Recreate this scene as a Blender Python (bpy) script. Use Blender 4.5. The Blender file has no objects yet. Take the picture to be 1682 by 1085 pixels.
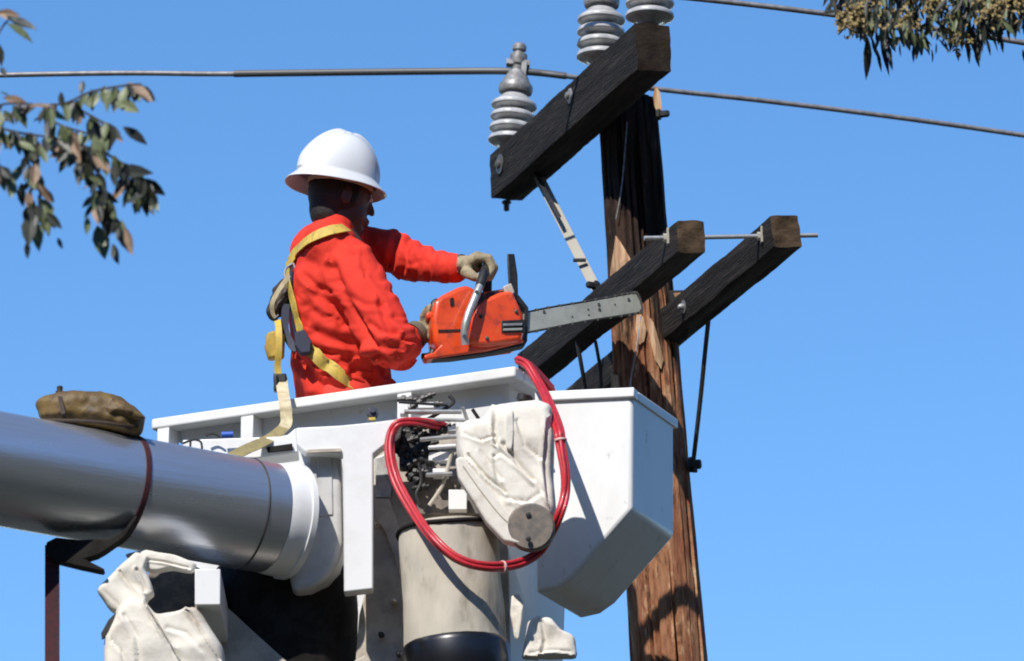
import bpy, bmesh, math, random
from mathutils import Vector as V, Matrix, noise
from mathutils.bvhtree import BVHTree
random.seed(7)
R = math.radians
C = bpy.context.scene.collection
sc = bpy.context.scene

# ---------------------------------------------------------------- camera, sky, sun
EL = R(17.0); DIST = 17.0; LENS = 197.4
KP = LENS/36*1682
F = V((0, math.cos(EL), math.sin(EL))); UP = V((0, -math.sin(EL), math.cos(EL)))
CAM = V((0, 0, 1.6+DIST*math.sin(EL))) - F*DIST
cd = bpy.data.cameras.new('camera'); cam = bpy.data.objects.new('camera', cd); C.objects.link(cam)
cam.location = CAM; cam.rotation_euler = (math.pi/2+EL, 0, 0)
cd.lens = LENS; cd.sensor_width = 36; cd.clip_start = 0.5; cd.clip_end = 3000
cd.dof.use_dof = True; cd.dof.focus_distance = 17.3; cd.dof.aperture_fstop = 4.5
sc.camera = cam

SUN = V((-0.335, -0.675, 0.75)).normalized()
w = bpy.data.worlds.new('World'); sc.world = w; w.use_nodes = True
nt = w.node_tree; bg = nt.nodes['Background']
sky = nt.nodes.new('ShaderNodeTexSky'); sky.sky_type = 'NISHITA'; sky.sun_disc = False
sky.sun_elevation = math.asin(SUN.z); sky.sun_rotation = math.atan2(SUN.x, SUN.y)
sky.altitude = 1500; sky.air_density = 1.0; sky.dust_density = 0.0; sky.ozone_density = 3.0
hs = nt.nodes.new('ShaderNodeHueSaturation'); hs.inputs['Saturation'].default_value = 1.20
hs.inputs['Value'].default_value = 1.0; hs.inputs['Hue'].default_value = 0.5
nt.links.new(sky.outputs[0], hs.inputs['Color']); nt.links.new(hs.outputs[0], bg.inputs[0])
bg.inputs[1].default_value = 0.115
sl = bpy.data.lights.new('sun', 'SUN'); sl.energy = 3.25; sl.angle = R(0.53); sl.color = (1.0, 0.95, 0.88)
so = bpy.data.objects.new('sun', sl); C.objects.link(so)
so.rotation_euler = SUN.to_track_quat('Z', 'Y').to_euler(); so.location = (-20, -20, 40)
sc.view_settings.view_transform = 'Standard'; sc.view_settings.look = 'None'
sc.view_settings.exposure = 0.75; sc.view_settings.gamma = 1.0
sc.render.engine = 'CYCLES'
try: sc.cycles.filter_width = 1.9
except Exception: pass

# ---------------------------------------------------------------- helpers
DY = 0.0; SLP = None   # depth offset of the part being built; yaw of a turned object
def P(px, py, Y):
    """point on the sight line of a photograph pixel, at world depth Y"""
    r = F + V(((px-841)/KP, 0, 0)) + UP*((542.5-py)/KP); Y = Y+DY
    if SLP: Y += (px-SLP[0])*SLP[1]
    return CAM + r*((Y-CAM.y)/r.y)
def proj(p):
    q = p-CAM; z = q.dot(F)
    return (841+q.x/z*KP, 542.5-q.dot(UP)/z*KP)
def lerp(a, b, t): return a+(b-a)*t

def mat(name, col, rough=0.6, metal=0.0, col2=None, scale=8.0, stretch=(1, 1, 1), bump=0.0, bscale=None,
        coord='Object', lo=0.4, hi=0.6, spec=0.5, col3=None, s3=30.0, coat=0.0, lo3=0.55, hi3=0.7, rvar=0.0):
    m = bpy.data.materials.new(name); m.use_nodes = True; n = m.node_tree.nodes; l = m.node_tree.links
    b = n['Principled BSDF']; b.inputs['Base Color'].default_value = (*col, 1)
    b.inputs['Roughness'].default_value = rough; b.inputs['Metallic'].default_value = metal
    b.inputs['Specular IOR Level'].default_value = spec; b.inputs['Coat Weight'].default_value = coat
    tc = n.new('ShaderNodeTexCoord'); src = tc.outputs['Object']
    if coord == 'gr':
        at = n.new('ShaderNodeAttribute'); at.attribute_name = 'gr'; src = at.outputs['Vector']
    mp = n.new('ShaderNodeMapping'); mp.inputs['Scale'].default_value = stretch; l.new(src, mp.inputs[0])
    out = None
    def nz(sca, det=6):
        t = n.new('ShaderNodeTexNoise'); t.inputs['Scale'].default_value = sca; t.inputs['Detail'].default_value = det
        t.inputs['Roughness'].default_value = 0.65; l.new(mp.outputs[0], t.inputs['Vector']); return t
    def ramp(t, a, bb):
        r = n.new('ShaderNodeMapRange'); r.inputs['From Min'].default_value = a; r.inputs['From Max'].default_value = bb
        l.new(t.outputs['Fac'], r.inputs['Value']); return r
    def mix(c1, fac, c2):
        x = n.new('ShaderNodeMix'); x.data_type = 'RGBA'; l.new(fac, x.inputs['Factor'])
        if isinstance(c1, tuple): x.inputs['A'].default_value = (*c1, 1)
        else: l.new(c1, x.inputs['A'])
        x.inputs['B'].default_value = (*c2, 1); return x.outputs['Result']
    if col2:
        t = nz(scale); r = ramp(t, lo, hi); out = mix(col, r.outputs[0], col2)
        if rvar:
            rr = n.new('ShaderNodeMapRange'); rr.inputs['To Min'].default_value = rough; rr.inputs['To Max'].default_value = rough+rvar
            l.new(r.outputs[0], rr.inputs['Value']); l.new(rr.outputs[0], b.inputs['Roughness'])
    if col3:
        t = nz(s3, 8); r = ramp(t, lo3, hi3); out = mix(out if out else col, r.outputs[0], col3)
    if out: l.new(out, b.inputs['Base Color'])
    if bump:
        t = nz(bscale or scale*3, 8); bp = n.new('ShaderNodeBump'); bp.inputs['Strength'].default_value = bump
        bp.inputs['Distance'].default_value = 0.01; l.new(t.outputs['Fac'], bp.inputs['Height']); l.new(bp.outputs[0], b.inputs['Normal'])
    return m

M = {
 'white': mat('white_gelcoat', (.76, .76, .74), .35, col2=(.66, .65, .62), scale=4, lo=.45, hi=.7, stretch=(1, 1, .45), col3=(.36, .33, .29), s3=30, lo3=.62, hi3=.76, bump=.05, bscale=60),
 'whitepaint': mat('white_paint', (.76, .76, .75), .35, col2=(.66, .65, .62), scale=9, lo=.5, hi=.8, col3=(.30, .28, .26), s3=40, lo3=.70, hi3=.82),
 'greyplate': mat('grey_plate', (.52, .46, .38), .5, col2=(.36, .31, .25), scale=12, col3=(.12, .11, .10), s3=35, lo3=.64, hi3=.8),
 'boom': mat('boom_metal', (.66, .68, .72), .27, metal=.85, col2=(.50, .52, .56), scale=3, stretch=(.35, 1, 9), lo=.35, hi=.7, bump=.10, bscale=10, rvar=.12),
 'seam': mat('seam', (.03, .03, .03), .6),
 'dark': mat('rubber_shade_dark', (.012, .011, .010), .85, col2=(.022, .02, .018), scale=20, spec=.15),
 'cap': mat('black_cap', (.006, .006, .008), .32, coat=.15),
 'black': mat('black_fitting', (.010, .010, .011), .5, col2=(.026, .024, .022), scale=60),
 'castgrey': mat('cast_grey', (.52, .51, .49), .5, col2=(.42, .41, .39), scale=10, col3=(.2, .19, .17), s3=30, lo3=.62, hi3=.8),
 'steel': mat('galv_steel', (.52, .52, .50), .4, metal=.6, col2=(.38, .37, .35), scale=30),
 'bolt': mat('bolt', (.55, .48, .38), .35, metal=.7),
 'canvas': mat('canvas', (.72, .68, .60), .85, col2=(.62, .57, .49), scale=9, lo=.42, hi=.68, col3=(.42, .34, .26), s3=9, lo3=.56, hi3=.74, bump=.25, bscale=40),
 'canvasgrey': mat('canvas_sleeve', (.53, .48, .39), .85, col2=(.40, .36, .29), scale=7, lo=.4, hi=.7, stretch=(1, 1, .35), col3=(.20, .155, .11), s3=12, lo3=.56, hi3=.74, bump=.2, bscale=40),
 'grime': mat('grimy_vinyl', (.22, .18, .145), .7, col2=(.12, .11, .10), scale=25),
 'hose': mat('red_hose', (.55, .028, .035), .38, col2=(.42, .02, .03), scale=30, coat=.15),
 'tie': mat('cable_tie', (.75, .45, .42), .5),
 'strapred': mat('dark_red_webbing', (.055, .006, .010), .8, col2=(.03, .004, .008), scale=60),
 'leather': mat('brown_leather', (.16, .10, .025), .6, col2=(.10, .06, .02), scale=20, col3=(.035, .02, .01), s3=28, bump=.4, bscale=30),
 'leatherdark': mat('dark_leather', (.03, .02, .012), .6, col2=(.05, .03, .015), scale=25),
 'shirt': mat('orange_coverall', (.72, .046, .026), .82, col2=(.58, .032, .020), scale=9, lo=.38, hi=.66, bump=.18, bscale=34, spec=.2),
 'trousers': mat('orange_trousers', (.72, .045, .026), .8, bump=.2, scale=10),
 'skin': mat('tanned_skin', (.085, .038, .024), .55, col2=(.065, .03, .02), scale=30),
 'hair': mat('black_hair', (.010, .008, .007), .6, bump=.5, scale=60),
 'helmet': mat('white_helmet', (.70, .71, .72), .25, coat=.4, spec=.5),
 'glove': mat('leather_glove', (.36, .29, .18), .75, col2=(.24, .19, .11), scale=40, col3=(.09, .07, .05), s3=60, bump=.3, bscale=80),
 'glovecuff': mat('glove_cuff', (.12, .11, .08), .8),
 'yellow': mat('yellow_webbing', (.62, .43, .06), .7, col2=(.50, .36, .08), scale=40, col3=(.25, .20, .08), s3=50),
 'cream': mat('cream_webbing', (.60, .52, .34), .75, col2=(.42, .35, .2), scale=25),
 'olive': mat('olive_webbing', (.33, .27, .11), .8, col2=(.24, .2, .1), scale=40),
 'navy': mat('navy_webbing', (.02, .025, .05), .7),
 'gold': mat('yellow_pack', (.50, .33, .03), .6, col2=(.32, .2, .03), scale=25),
 'saw': mat('saw_orange', (.80, .085, .015), .30, col2=(.70, .065, .014), scale=15, col3=(.16, .045, .025), s3=28, lo3=.54, hi3=.74, coat=.2),
 'sawbar': mat('saw_bar', (.44, .45, .40), .45, metal=.35, col2=(.36, .37, .33), scale=18, col3=(.12, .12, .10), s3=50, lo3=.66, hi3=.76),
 'chain': mat('chain', (.05, .05, .045), .5, metal=.5),
 'porcelain': mat('grey_porcelain', (.56, .56, .54), .3, coat=.5, col2=(.38, .38, .38), scale=20),
 'capmetal': mat('cap_metal', (.34, .34, .33), .5, metal=.4, col2=(.2, .19, .18), scale=60),
 'wire': mat('conductor', (.30, .29, .29), .5, metal=.4, col2=(.2, .19, .19), scale=30),
 'armor': mat('armor_rod', (.13, .125, .12), .5, metal=.4),
 'arm': mat('creosoted_wood', (.019, .017, .016), .85, coord='gr', stretch=(.7, 9, 9), scale=6, col2=(.045, .038, .033), lo=.45, hi=.72, col3=(.11, .09, .072), s3=9, lo3=.57, hi3=.76, bump=1.0, bscale=14, spec=.2),
 'endgrain': mat('end_grain', (.095, .062, .036), .85, coord='gr', stretch=(1, 5, 14), scale=6, col2=(.055, .035, .02), bump=.4, spec=.2),
 'endgraindark': mat('end_grain_dark', (.030, .020, .013), .85, coord='gr', stretch=(1, 5, 14), scale=6, col2=(.018, .012, .009), bump=.4, spec=.2),
 'rawwood': mat('raw_wood', (.60, .40, .24), .8, stretch=(14, 14, 1.2), scale=5, col2=(.36, .19, .10), bump=.5),
 'brace': mat('weathered_brace', (.36, .34, .28), .7, col2=(.34, .31, .26), scale=14, col3=(.10, .09, .08), s3=40, lo3=.62, hi3=.75),
 'leaf1': mat('olive_leaf', (.15, .175, .075), .5, col2=(.10, .125, .055), scale=20),
 'leaf2': mat('shaded_dark_leaf', (.012, .014, .012), .5, col2=(.035, .04, .024), scale=20),  # near-black leaf copy; paints the backlit and shaded leaves
 'leaf3': mat('tan_leaf', (.30, .20, .13), .6, col2=(.20, .13, .08), scale=20),
 'twig': mat('twig', (.06, .045, .035), .8),
 'blossom': mat('blossom', (.44, .34, .15), .8, col2=(.25, .19, .09), scale=60, bump=.6, bscale=150),
 'bark': mat('bark', (.22, .18, .14), .85, stretch=(6, 6, 1), scale=4, col2=(.12, .09, .07), bump=.6),
 'blue': mat('blue_plastic', (.02, .10, .45), .4), 'orange': mat('orange_plastic', (.8, .30, .02), .4),
}
# leaves let light through
for k in ('leaf1', 'leaf3'):
    M[k].node_tree.nodes['Principled BSDF'].inputs['Transmission Weight'].default_value = 0.0

def pole_material():
    m = bpy.data.materials.new('pole_wood'); m.use_nodes = True; n = m.node_tree.nodes; l = m.node_tree.links
    b = n['Principled BSDF']; b.inputs['Roughness'].default_value = .85; b.inputs['Specular IOR Level'].default_value = .2
    at = n.new('ShaderNodeAttribute'); at.attribute_name = 'gr'
    def mapn(s):
        mp = n.new('ShaderNodeMapping'); mp.inputs['Scale'].default_value = s; l.new(at.outputs['Vector'], mp.inputs[0]); return mp
    def noi(mp, sc_, det=8):
        t = n.new('ShaderNodeTexNoise'); t.inputs['Scale'].default_value = sc_; t.inputs['Detail'].default_value = det
        t.inputs['Roughness'].default_value = .7; l.new(mp.outputs[0], t.inputs['Vector']); return t.outputs['Fac']
    def rng(v, a, c, x=0, y=1):
        r = n.new('ShaderNodeMapRange'); r.inputs[1].default_value = a; r.inputs[2].default_value = c; r.inputs[3].default_value = x; r.inputs[4].default_value = y
        l.new(v, r.inputs[0]); return r.outputs[0]
    def mixc(a, f, c):
        x = n.new('ShaderNodeMix'); x.data_type = 'RGBA'; l.new(f, x.inputs['Factor'])
        for s, v in (('A', a), ('B', c)):
            if isinstance(v, tuple): x.inputs[s].default_value = (*v, 1)
            else: l.new(v, x.inputs[s])
        return x.outputs['Result']
    g = mapn((12, 12, 2.2)); f1 = noi(g, 2.2); f2 = noi(mapn((14, 14, 2.6)), 5.0); f3 = noi(mapn((9, 9, 2.4)), 3.0)
    base = mixc((.43, .215, .11), rng(f1, .38, .60), (.25, .095, .048))
    base = mixc(base, rng(f2, .54, .66), (.085, .035, .02))
    base = mixc(base, rng(f3, .34, .44, 1, 0), (.58, .37, .22))
    dark = mixc((.020, .014, .012), rng(f1, .42, .62), (.060, .034, .022))
    dark = mixc(dark, rng(f2, .56, .70), (.005, .004, .004))
    dark = mixc(dark, rng(f3, .60, .72), (.12, .072, .048))
    # creosote: everything above the lower crossarms, running down in streaks
    sep = n.new('ShaderNodeSeparateXYZ'); l.new(at.outputs['Vector'], sep.inputs[0])
    mm = n.new('ShaderNodeMath'); mm.operation = 'MULTIPLY_ADD'; l.new(noi(mapn((10, 10, .9)), 1.6), mm.inputs[0]); mm.inputs[1].default_value = 1.5
    l.new(sep.outputs['Z'], mm.inputs[2])
    fac = rng(mm.outputs[0], POLE_DARK+.66, POLE_DARK+.78)
    col = mixc(base, fac, dark); l.new(col, b.inputs['Base Color'])
    bp = n.new('ShaderNodeBump'); bp.inputs['Strength'].default_value = .9; bp.inputs['Distance'].default_value = .012
    l.new(f2, bp.inputs['Height']); l.new(bp.outputs[0], b.inputs['Normal'])
    return m

ORG = {}
def thing(name, label, cat, loc, group=None):
    o = bpy.data.objects.new(name, None); C.objects.link(o); o.location = loc; o.empty_display_size = .1
    o['label'] = label; o['category'] = cat
    if group: o['group'] = group
    ORG[o.name] = V(loc); return o
def finish(name, me, mats, parent=None, smooth=True, bevel=0, label=None, shift=True):
    if not isinstance(mats, (list, tuple)): mats = [mats]
    for m in mats: me.materials.append(M[m] if isinstance(m, str) else m)
    o = bpy.data.objects.new(name, me); C.objects.link(o)
    if parent is not None:
        org = ORG[parent.name]; o.parent = parent
    else:
        n = len(me.vertices); org = V((0, 0, 0))
        for v in me.vertices: org += v.co
        org /= max(n, 1); o.location = org
    me.transform(Matrix.Translation(-org)); ORG[o.name] = org
    if smooth:
        for p in me.polygons: p.use_smooth = True
        try: me.set_sharp_from_angle(angle=R(38))
        except Exception: pass
    if bevel:
        md = o.modifiers.new('bevel', 'BEVEL'); md.width = bevel; md.segments = 3; md.limit_method = 'ANGLE'; md.angle_limit = R(35)
    if label: o['label'] = label
    me.update(); return o
def obj(name, bm, mats, parent=None, smooth=True, bevel=0, label=None):
    bmesh.ops.recalc_face_normals(bm, faces=bm.faces)
    me = bpy.data.meshes.new(name); bm.to_mesh(me); bm.free()
    return finish(name, me, mats, parent, smooth, bevel, label)
def top(o, label, cat, group=None, kind=None):
    if label: o['label'] = label
    if cat: o['category'] = cat
    if group: o['group'] = group
    if kind: o['kind'] = kind
    return o

def B(): return bmesh.new()
def box(bm, o, ax, ay, az, mi=0):
    """box from corner o spanned by three vectors"""
    vs = [bm.verts.new(o+ax*i+ay*j+az*k) for i in (0, 1) for j in (0, 1) for k in (0, 1)]
    for f in ((0, 1, 3, 2), (4, 6, 7, 5), (0, 4, 5, 1), (2, 3, 7, 6), (0, 2, 6, 4), (1, 5, 7, 3)):
        bm.faces.new([vs[i] for i in f]).material_index = mi
def cbox(bm, c, ax, ay, az, mi=0): box(bm, c-(ax+ay+az)/2, ax, ay, az, mi)
def prism(bm, pts, off, mi=0):
    """closed outline (3D points) swept by a vector"""
    a = [bm.verts.new(p) for p in pts]; b = [bm.verts.new(p+off) for p in pts]; n = len(pts)
    bm.faces.new(a).material_index = mi; bm.faces.new(b[::-1]).material_index = mi
    for i in range(n): bm.faces.new((a[i], a[(i+1) % n], b[(i+1) % n], b[i])).material_index = mi
def pprism(bm, poly, Y, th, mi=0): prism(bm, [P(x, y, Y) for x, y in poly], V((-.15*th if SLP else 0, th*(.93 if SLP else 1), 0)), mi)
def catmull(pts, n=6, closed=False):
    out = []; N = len(pts)
    rng = range(N if closed else N-1)
    for i in rng:
        g = (lambda k: pts[k % N]) if closed else (lambda k: pts[min(max(k, 0), N-1)])
        p0, p1, p2, p3 = g(i-1), g(i), g(i+1), g(i+2)
        for s in range(n):
            t = s/n
            out.append(((p1*2)+(p2-p0)*t+(p0*2-p1*5+p2*4-p3)*t*t+(p1*3-p0-p2*3+p3)*t*t*t)*.5)
    if not closed: out.append(pts[-1])
    return out
def tube(bm, pts, rad, seg=10, mi=0, cap=True, closed=False):
    n = len(pts); rs = rad if isinstance(rad, (list, tuple)) else [rad]*n
    T = [((pts[(i+1) % n] if closed else pts[min(i+1, n-1)])-(pts[i-1] if (closed or i > 0) else pts[0])).normalized() for i in range(n)]
    u = T[0].cross(V((0.13, .31, .94))).normalized(); rings = []
    for i in range(n):
        u = (u-T[i]*u.dot(T[i])).normalized(); v = T[i].cross(u)
        rings.append([bm.verts.new(pts[i]+(u*math.cos(2*math.pi*k/seg)+v*math.sin(2*math.pi*k/seg))*rs[i]) for k in range(seg)])
    for i in range(n-(0 if closed else 1)):
        a, b = rings[i], rings[(i+1) % n]
        for k in range(seg): bm.faces.new((a[k], a[(k+1) % seg], b[(k+1) % seg], b[k])).material_index = mi
    if cap and not closed:
        bm.faces.new(rings[0][::-1]).material_index = mi; bm.faces.new(rings[-1]).material_index = mi
def lathe(bm, base, axis, prof, seg=40, mi=0, mis=None):
    """prof: list of (r, h)"""
    axis = axis.normalized(); u = axis.cross(V((0, 1, .1))).normalized(); v = axis.cross(u); rings = []
    for r, h in prof:
        rings.append([bm.verts.new(base+axis*h+(u*math.cos(2*math.pi*k/seg)+v*math.sin(2*math.pi*k/seg))*max(r, 1e-4)) for k in range(seg)])
    for i in range(len(rings)-1):
        for k in range(seg):
            f = bm.faces.new((rings[i][k], rings[i][(k+1) % seg], rings[i+1][(k+1) % seg], rings[i+1][k])); f.material_index = mis[i] if mis else mi
    bm.faces.new(rings[0][::-1]).material_index = mi; bm.faces.new(rings[-1]).material_index = mi
def ball(bm, c, r, sub=2, sc_=None, rot=None, mi=0):
    m = Matrix.Translation(c)
    if rot is not None: m = m @ rot.to_4x4()
    s = sc_ or (1, 1, 1)
    m = m @ Matrix.Diagonal((r*s[0], r*s[1], r*s[2], 1))
    g = bmesh.ops.create_icosphere(bm, subdivisions=sub, radius=1, matrix=m)
    for v in g['verts']:
        for f in v.link_faces: f.material_index = mi
def capsule(bm, a, b, ra, rb, n=6, seg=16):
    """tapered capsule"""
    d = (b-a); L = d.length; d = d/L if L > 1e-6 else V((0, 0, 1)); pts = []; rr = []
    for i in range(n): t = math.pi/2*(1-i/n); pts.append(a-d*ra*math.sin(t)); rr.append(max(ra*math.cos(t), ra*.04))
    for i in range(5): pts.append(lerp(a, b, i/4)); rr.append(lerp(ra, rb, i/4))
    for i in range(1, n+1): t = math.pi/2*i/n; pts.append(b+d*rb*math.sin(t)); rr.append(max(rb*math.cos(t), rb*.04))
    tube(bm, pts, rr, seg)
def chain_caps(bm, pts, rs):
    for i in range(len(pts)-1): capsule(bm, pts[i], pts[i+1], rs[i], rs[i+1])
def bolt(bm, c, d, r, h, mi=0):
    lathe(bm, c, d, [(r*1.6, 0), (r*1.6, h*.25), (r, h*.27), (r, h*.9), (r*.7, h)], 6, mi)
def remesh(bm, voxel, smooth=4):
    bmesh.ops.recalc_face_normals(bm, faces=bm.faces)
    me = bpy.data.meshes.new('tmp'); bm.to_mesh(me); bm.free(); o = bpy.data.objects.new('tmp', me); C.objects.link(o)
    r = o.modifiers.new('r', 'REMESH'); r.mode = 'VOXEL'; r.voxel_size = voxel
    if smooth: s = o.modifiers.new('s', 'SMOOTH'); s.iterations = smooth; s.factor = .5
    dg = bpy.context.evaluated_depsgraph_get(); out = bpy.data.meshes.new_from_object(o.evaluated_get(dg))
    bpy.data.objects.remove(o); bpy.data.meshes.remove(me); return out
def segdist(x, y, poly):
    best = 1e9; sd = 0
    for (x0, y0), (x1, y1) in zip(poly, poly[1:]):
        dx, dy = x1-x0, y1-y0; L = dx*dx+dy*dy; t = max(0, min(1, ((x-x0)*dx+(y-y0)*dy)/L))
        ex, ey = x-x0-t*dx, y-y0-t*dy; d = math.hypot(ex, ey)
        if d < best: best = d; sd = math.copysign(d, dx*ey-dy*ex)
    return sd
def folds(me, fl, front=None, amp=0.0, nscale=6.0):
    """press creases into a mesh: fl = (polyline in photograph pixels, width, depth)"""
    me.update(); nor = [v.normal.copy() for v in me.vertices]
    for v, n in zip(me.vertices, nor):
        d = 0
        if n.dot(F) < .25:
            x, y = proj(v.co)
            for poly, wd, dp in fl:
                if not (min(p[0] for p in poly)-3*wd < x < max(p[0] for p in poly)+3*wd and min(p[1] for p in poly)-3*wd < y < max(p[1] for p in poly)+3*wd): continue
                s = segdist(x, y, poly)
                d += -dp*math.exp(-(s/wd)**2)+dp*.55*math.exp(-((s-1.9*wd)/wd)**2)
        if amp: d += amp*noise.fractal(v.co*nscale, 1.0, 2.0, 3)
        v.co += n*d
def gridbox(name, o, ax, ay, az, nx, ny, nz, mats, parent, amp=.0042, endmat=1, label=None, chip=None, bevel=0):
    """subdivided timber; ax is its length; its own coordinates are kept for the grain"""
    bm = B(); lay = bm.verts.layers.float_vector.new('gr'); vd = {}
    X, Yv, Z = ax.normalized(), ay.normalized(), az.normalized(); Lx, Ly, Lz = ax.length, ay.length, az.length
    sd = random.random()*50
    def gv(i, j, k):
        if (i, j, k) in vd: return vd[(i, j, k)]
        x, y, z = Lx*i/nx, Ly*j/ny, Lz*k/nz
        q = V((x*3+sd, y*22, z*22)); e = noise.noise_vector(q)*amp+noise.noise_vector(q*V((1, 1, 1)).length)*amp*.4
        edge = (j in (0, ny))+(k in (0, nz))
        if edge == 2:   # worn arris
            s = .0012+.002*abs(noise.noise(V((x*14+sd, j, k))))
            y += s*(1 if j == 0 else -1); z += s*(1 if k == 0 else -1)
        p = o+X*(x+e.x*2)+Yv*(y+e.y)+Z*(z+e.z)
        v = bm.verts.new(p); v[lay] = V((x+sd, y, z)); vd[(i, j, k)] = v; return v
    def quad(a, b, c, d, mi):
        bm.faces.new((a, b, c, d)).material_index = mi
    for i in range(nx):
        for j in range(ny):
            for k in (0, nz): quad(gv(i, j, k), gv(i+1, j, k), gv(i+1, j+1, k), gv(i, j+1, k), 0)
        for k in range(nz):
            for j in (0, ny): quad(gv(i, j, k), gv(i+1, j, k), gv(i+1, j, k+1), gv(i, j, k+1), 0)
    for i in (0, nx):
        for j in range(ny):
            for k in range(nz): quad(gv(i, j, k), gv(i, j+1, k), gv(i, j+1, k+1), gv(i, j, k+1), endmat)
    return obj(name, bm, mats, parent, label=label)
def pillow(bm, poly, Y, T, Tb=None, n=5, rings=18, amp=.006, ns=14, mi=0, pw=.5, tilt=0.0, hard=False):
    """soft stuffed shape from an outline in photograph pixels (star-shaped)"""
    pts = catmull([V((x, y, 0)) for x, y in poly], n, True)
    if hard:
        q = [V((x, y, 0)) for x, y in poly]; pts = []
        for i in range(len(q)):
            a, b, c0 = q[i-1], q[i], q[(i+1) % len(q)]; e = .18
            p0, p1 = lerp(b, a, e), lerp(b, c0, e); pts += [p0, (p0+p1+b*2)/4, p1]+[lerp(p1, lerp(c0, b, e), t/5) for t in range(1, 5)]
    c = V((sum(p.x for p in pts)/len(pts), sum(p.y for p in pts)/len(pts), 0)); Tb = T if Tb is None else Tb
    fr = []; bk = []; sd = V((random.random()*9, 0, 0))
    for r in range(rings+1):
        rho = r/rings; a = []; b = []
        for p in pts:
            q = lerp(c, p, rho); h = (1-rho**(9 if hard else 2.6))**pw if rho < 1 else 0
            base = P(q.x, q.y, Y+tilt*(q.x-c.x)); w3 = noise.noise_vector(base*ns+sd)*amp*2*(1 if rho < 1 else .4)
            w3 = w3*(.42 if hard else 1)+noise.noise_vector(base*ns*2.7+sd)*amp*(.08 if hard else .9)*(1 if rho < 1 else .3)
            cr = abs(noise.noise(base*ns*.6+sd*2))*amp*2.2*h+(max(0, .16-abs(noise.noise(V((base.x*ns*.55+base.z*ns*.4, base.z*ns*.2, 4))+sd)))*amp*3*h if hard else 0)
            a.append(bm.verts.new(base-V((0, T*h-cr, 0))+w3)); b.append(bm.verts.new(base+V((0, Tb*h, 0))+w3) if rho < 1 else a[-1])
        fr.append(a); bk.append(b)
    N = len(pts)
    for L in (fr, bk):
        for r in range(rings):
            for k in range(N):
                vs = [L[r][k], L[r][(k+1) % N], L[r+1][(k+1) % N], L[r+1][k]]
                try: bm.faces.new(vs).material_index = mi
                except Exception: pass
    bmesh.ops.remove_doubles(bm, verts=[v for v in bm.verts if v.is_valid], dist=1e-5)

def pobj(name, bm, mats, parent, fl, label=None):
    fl = [(a, b*.62, c*.8) for a, b, c in fl]
    bmesh.ops.recalc_face_normals(bm, faces=bm.faces); me = bpy.data.meshes.new(name); bm.to_mesh(me); bm.free(); folds(me, fl)
    return finish(name, me, mats, parent, label=label)
# ---------------------------------------------------------------- ground
gm = mat('ground_mat', (.035, .034, .032), .95, col2=(.028, .034, .018), scale=.4, col3=(.055, .05, .042), s3=3)
wm = mat('sky_blocker_dark', (.022, .028, .014), .95, col2=(.012, .016, .009), scale=.12, col3=(.035, .035, .02), s3=.5)
bm = B(); bmesh.ops.create_grid(bm, x_segments=40, y_segments=40, size=900)
g = obj('ground', bm, gm); g.location = (0, 0, 0); g['kind'] = 'structure'
# added dark slopes, unseen, blocking low sky light (behind and beside the camera)
bm = B(); rows = []
for i in range(61):
    a = R(150+i*4.0); row = []
    for j in range(9):
        rr_ = 55+j*9; hgt = 42*math.sin(min(1, j/6)*math.pi/2)*min(1, i/8, (60-i)/8)*(1+.25*noise.noise(V((i*.4, j*.5, 3))))
        row.append(bm.verts.new(V((rr_*math.cos(a), rr_*math.sin(a)-8, hgt-.5+(1.5*noise.noise(V((i*2.1, j*2.3, 0))) if j else 0)))))
    rows.append(row)
for a, b in zip(rows, rows[1:]):
    for j in range(8): bm.faces.new((a[j], b[j], b[j+1], a[j+1]))
hl = obj('sky_blocker', bm, wm); hl['kind'] = 'structure'

# ---------------------------------------------------------------- utility pole
DY = .22
pt = P(1031, 168, 1.02); pb = P(1098, 1080, 1.02)
dz = (pt-pb)/(pt.z-pb.z)
base = pb-dz*pb.z; PAX = pb.y
POLE_DARK = P(1060, 500, 1.0).z
pole = thing('utility_pole', 'weathered wooden utility pole with three dark crossarms rising behind the white bucket', 'utility pole', base)
bm = B(); lay = bm.verts.layers.float_vector.new('gr'); rings = []; NS = 120; 
zs = [i*.25 for i in range(int((pb.z-.6)/.25)+1)]; z = zs[-1]
while z < pt.z: zs.append(z); z += .014
zs.append(pt.z)
for z in zs:
    c = base+dz*z; r0 = lerp(.119, .098, (z-pb.z)/(pt.z-pb.z)); ring = []
    for k in range(NS):
        a = 2*math.pi*k/NS; ca, sa = math.cos(a), math.sin(a)
        q = V((ca*3.2, sa*3.2, z*.45)); r = r0*(1+.05*noise.noise(q)+.045*noise.noise(V((ca*11, sa*11, z*.8))))
        cr = noise.noise(V((ca*15+5, sa*15, z*1.3))); r -= max(0, cr-.26)*.075; r += .0022*noise.noise(V((ca*30, sa*30, z*5)))
        v = bm.verts.new(c+V((ca*r, sa*r, 0))); v[lay] = V((ca*.11, sa*.11, z)); ring.append(v)
    rings.append(ring)
for a, b in zip(rings, rings[1:]):
    for k in range(NS): bm.faces.new((a[k], a[(k+1) % NS], b[(k+1) % NS], b[k]))
bm.faces.new(rings[-1]); bm.faces.new(rings[0][::-1])
shaft = obj('pole_shaft', bm, pole_material(), pole)
def poleY(px, py):   # without the offset
    """front surface of the pole seen at a pixel"""
    c = P(px, py, 1.02); ax = base+dz*c.z; dx = c.x-ax.x; r = .108
    return 1.02-math.sqrt(max(r*r-dx*dx, 1e-5))
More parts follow.
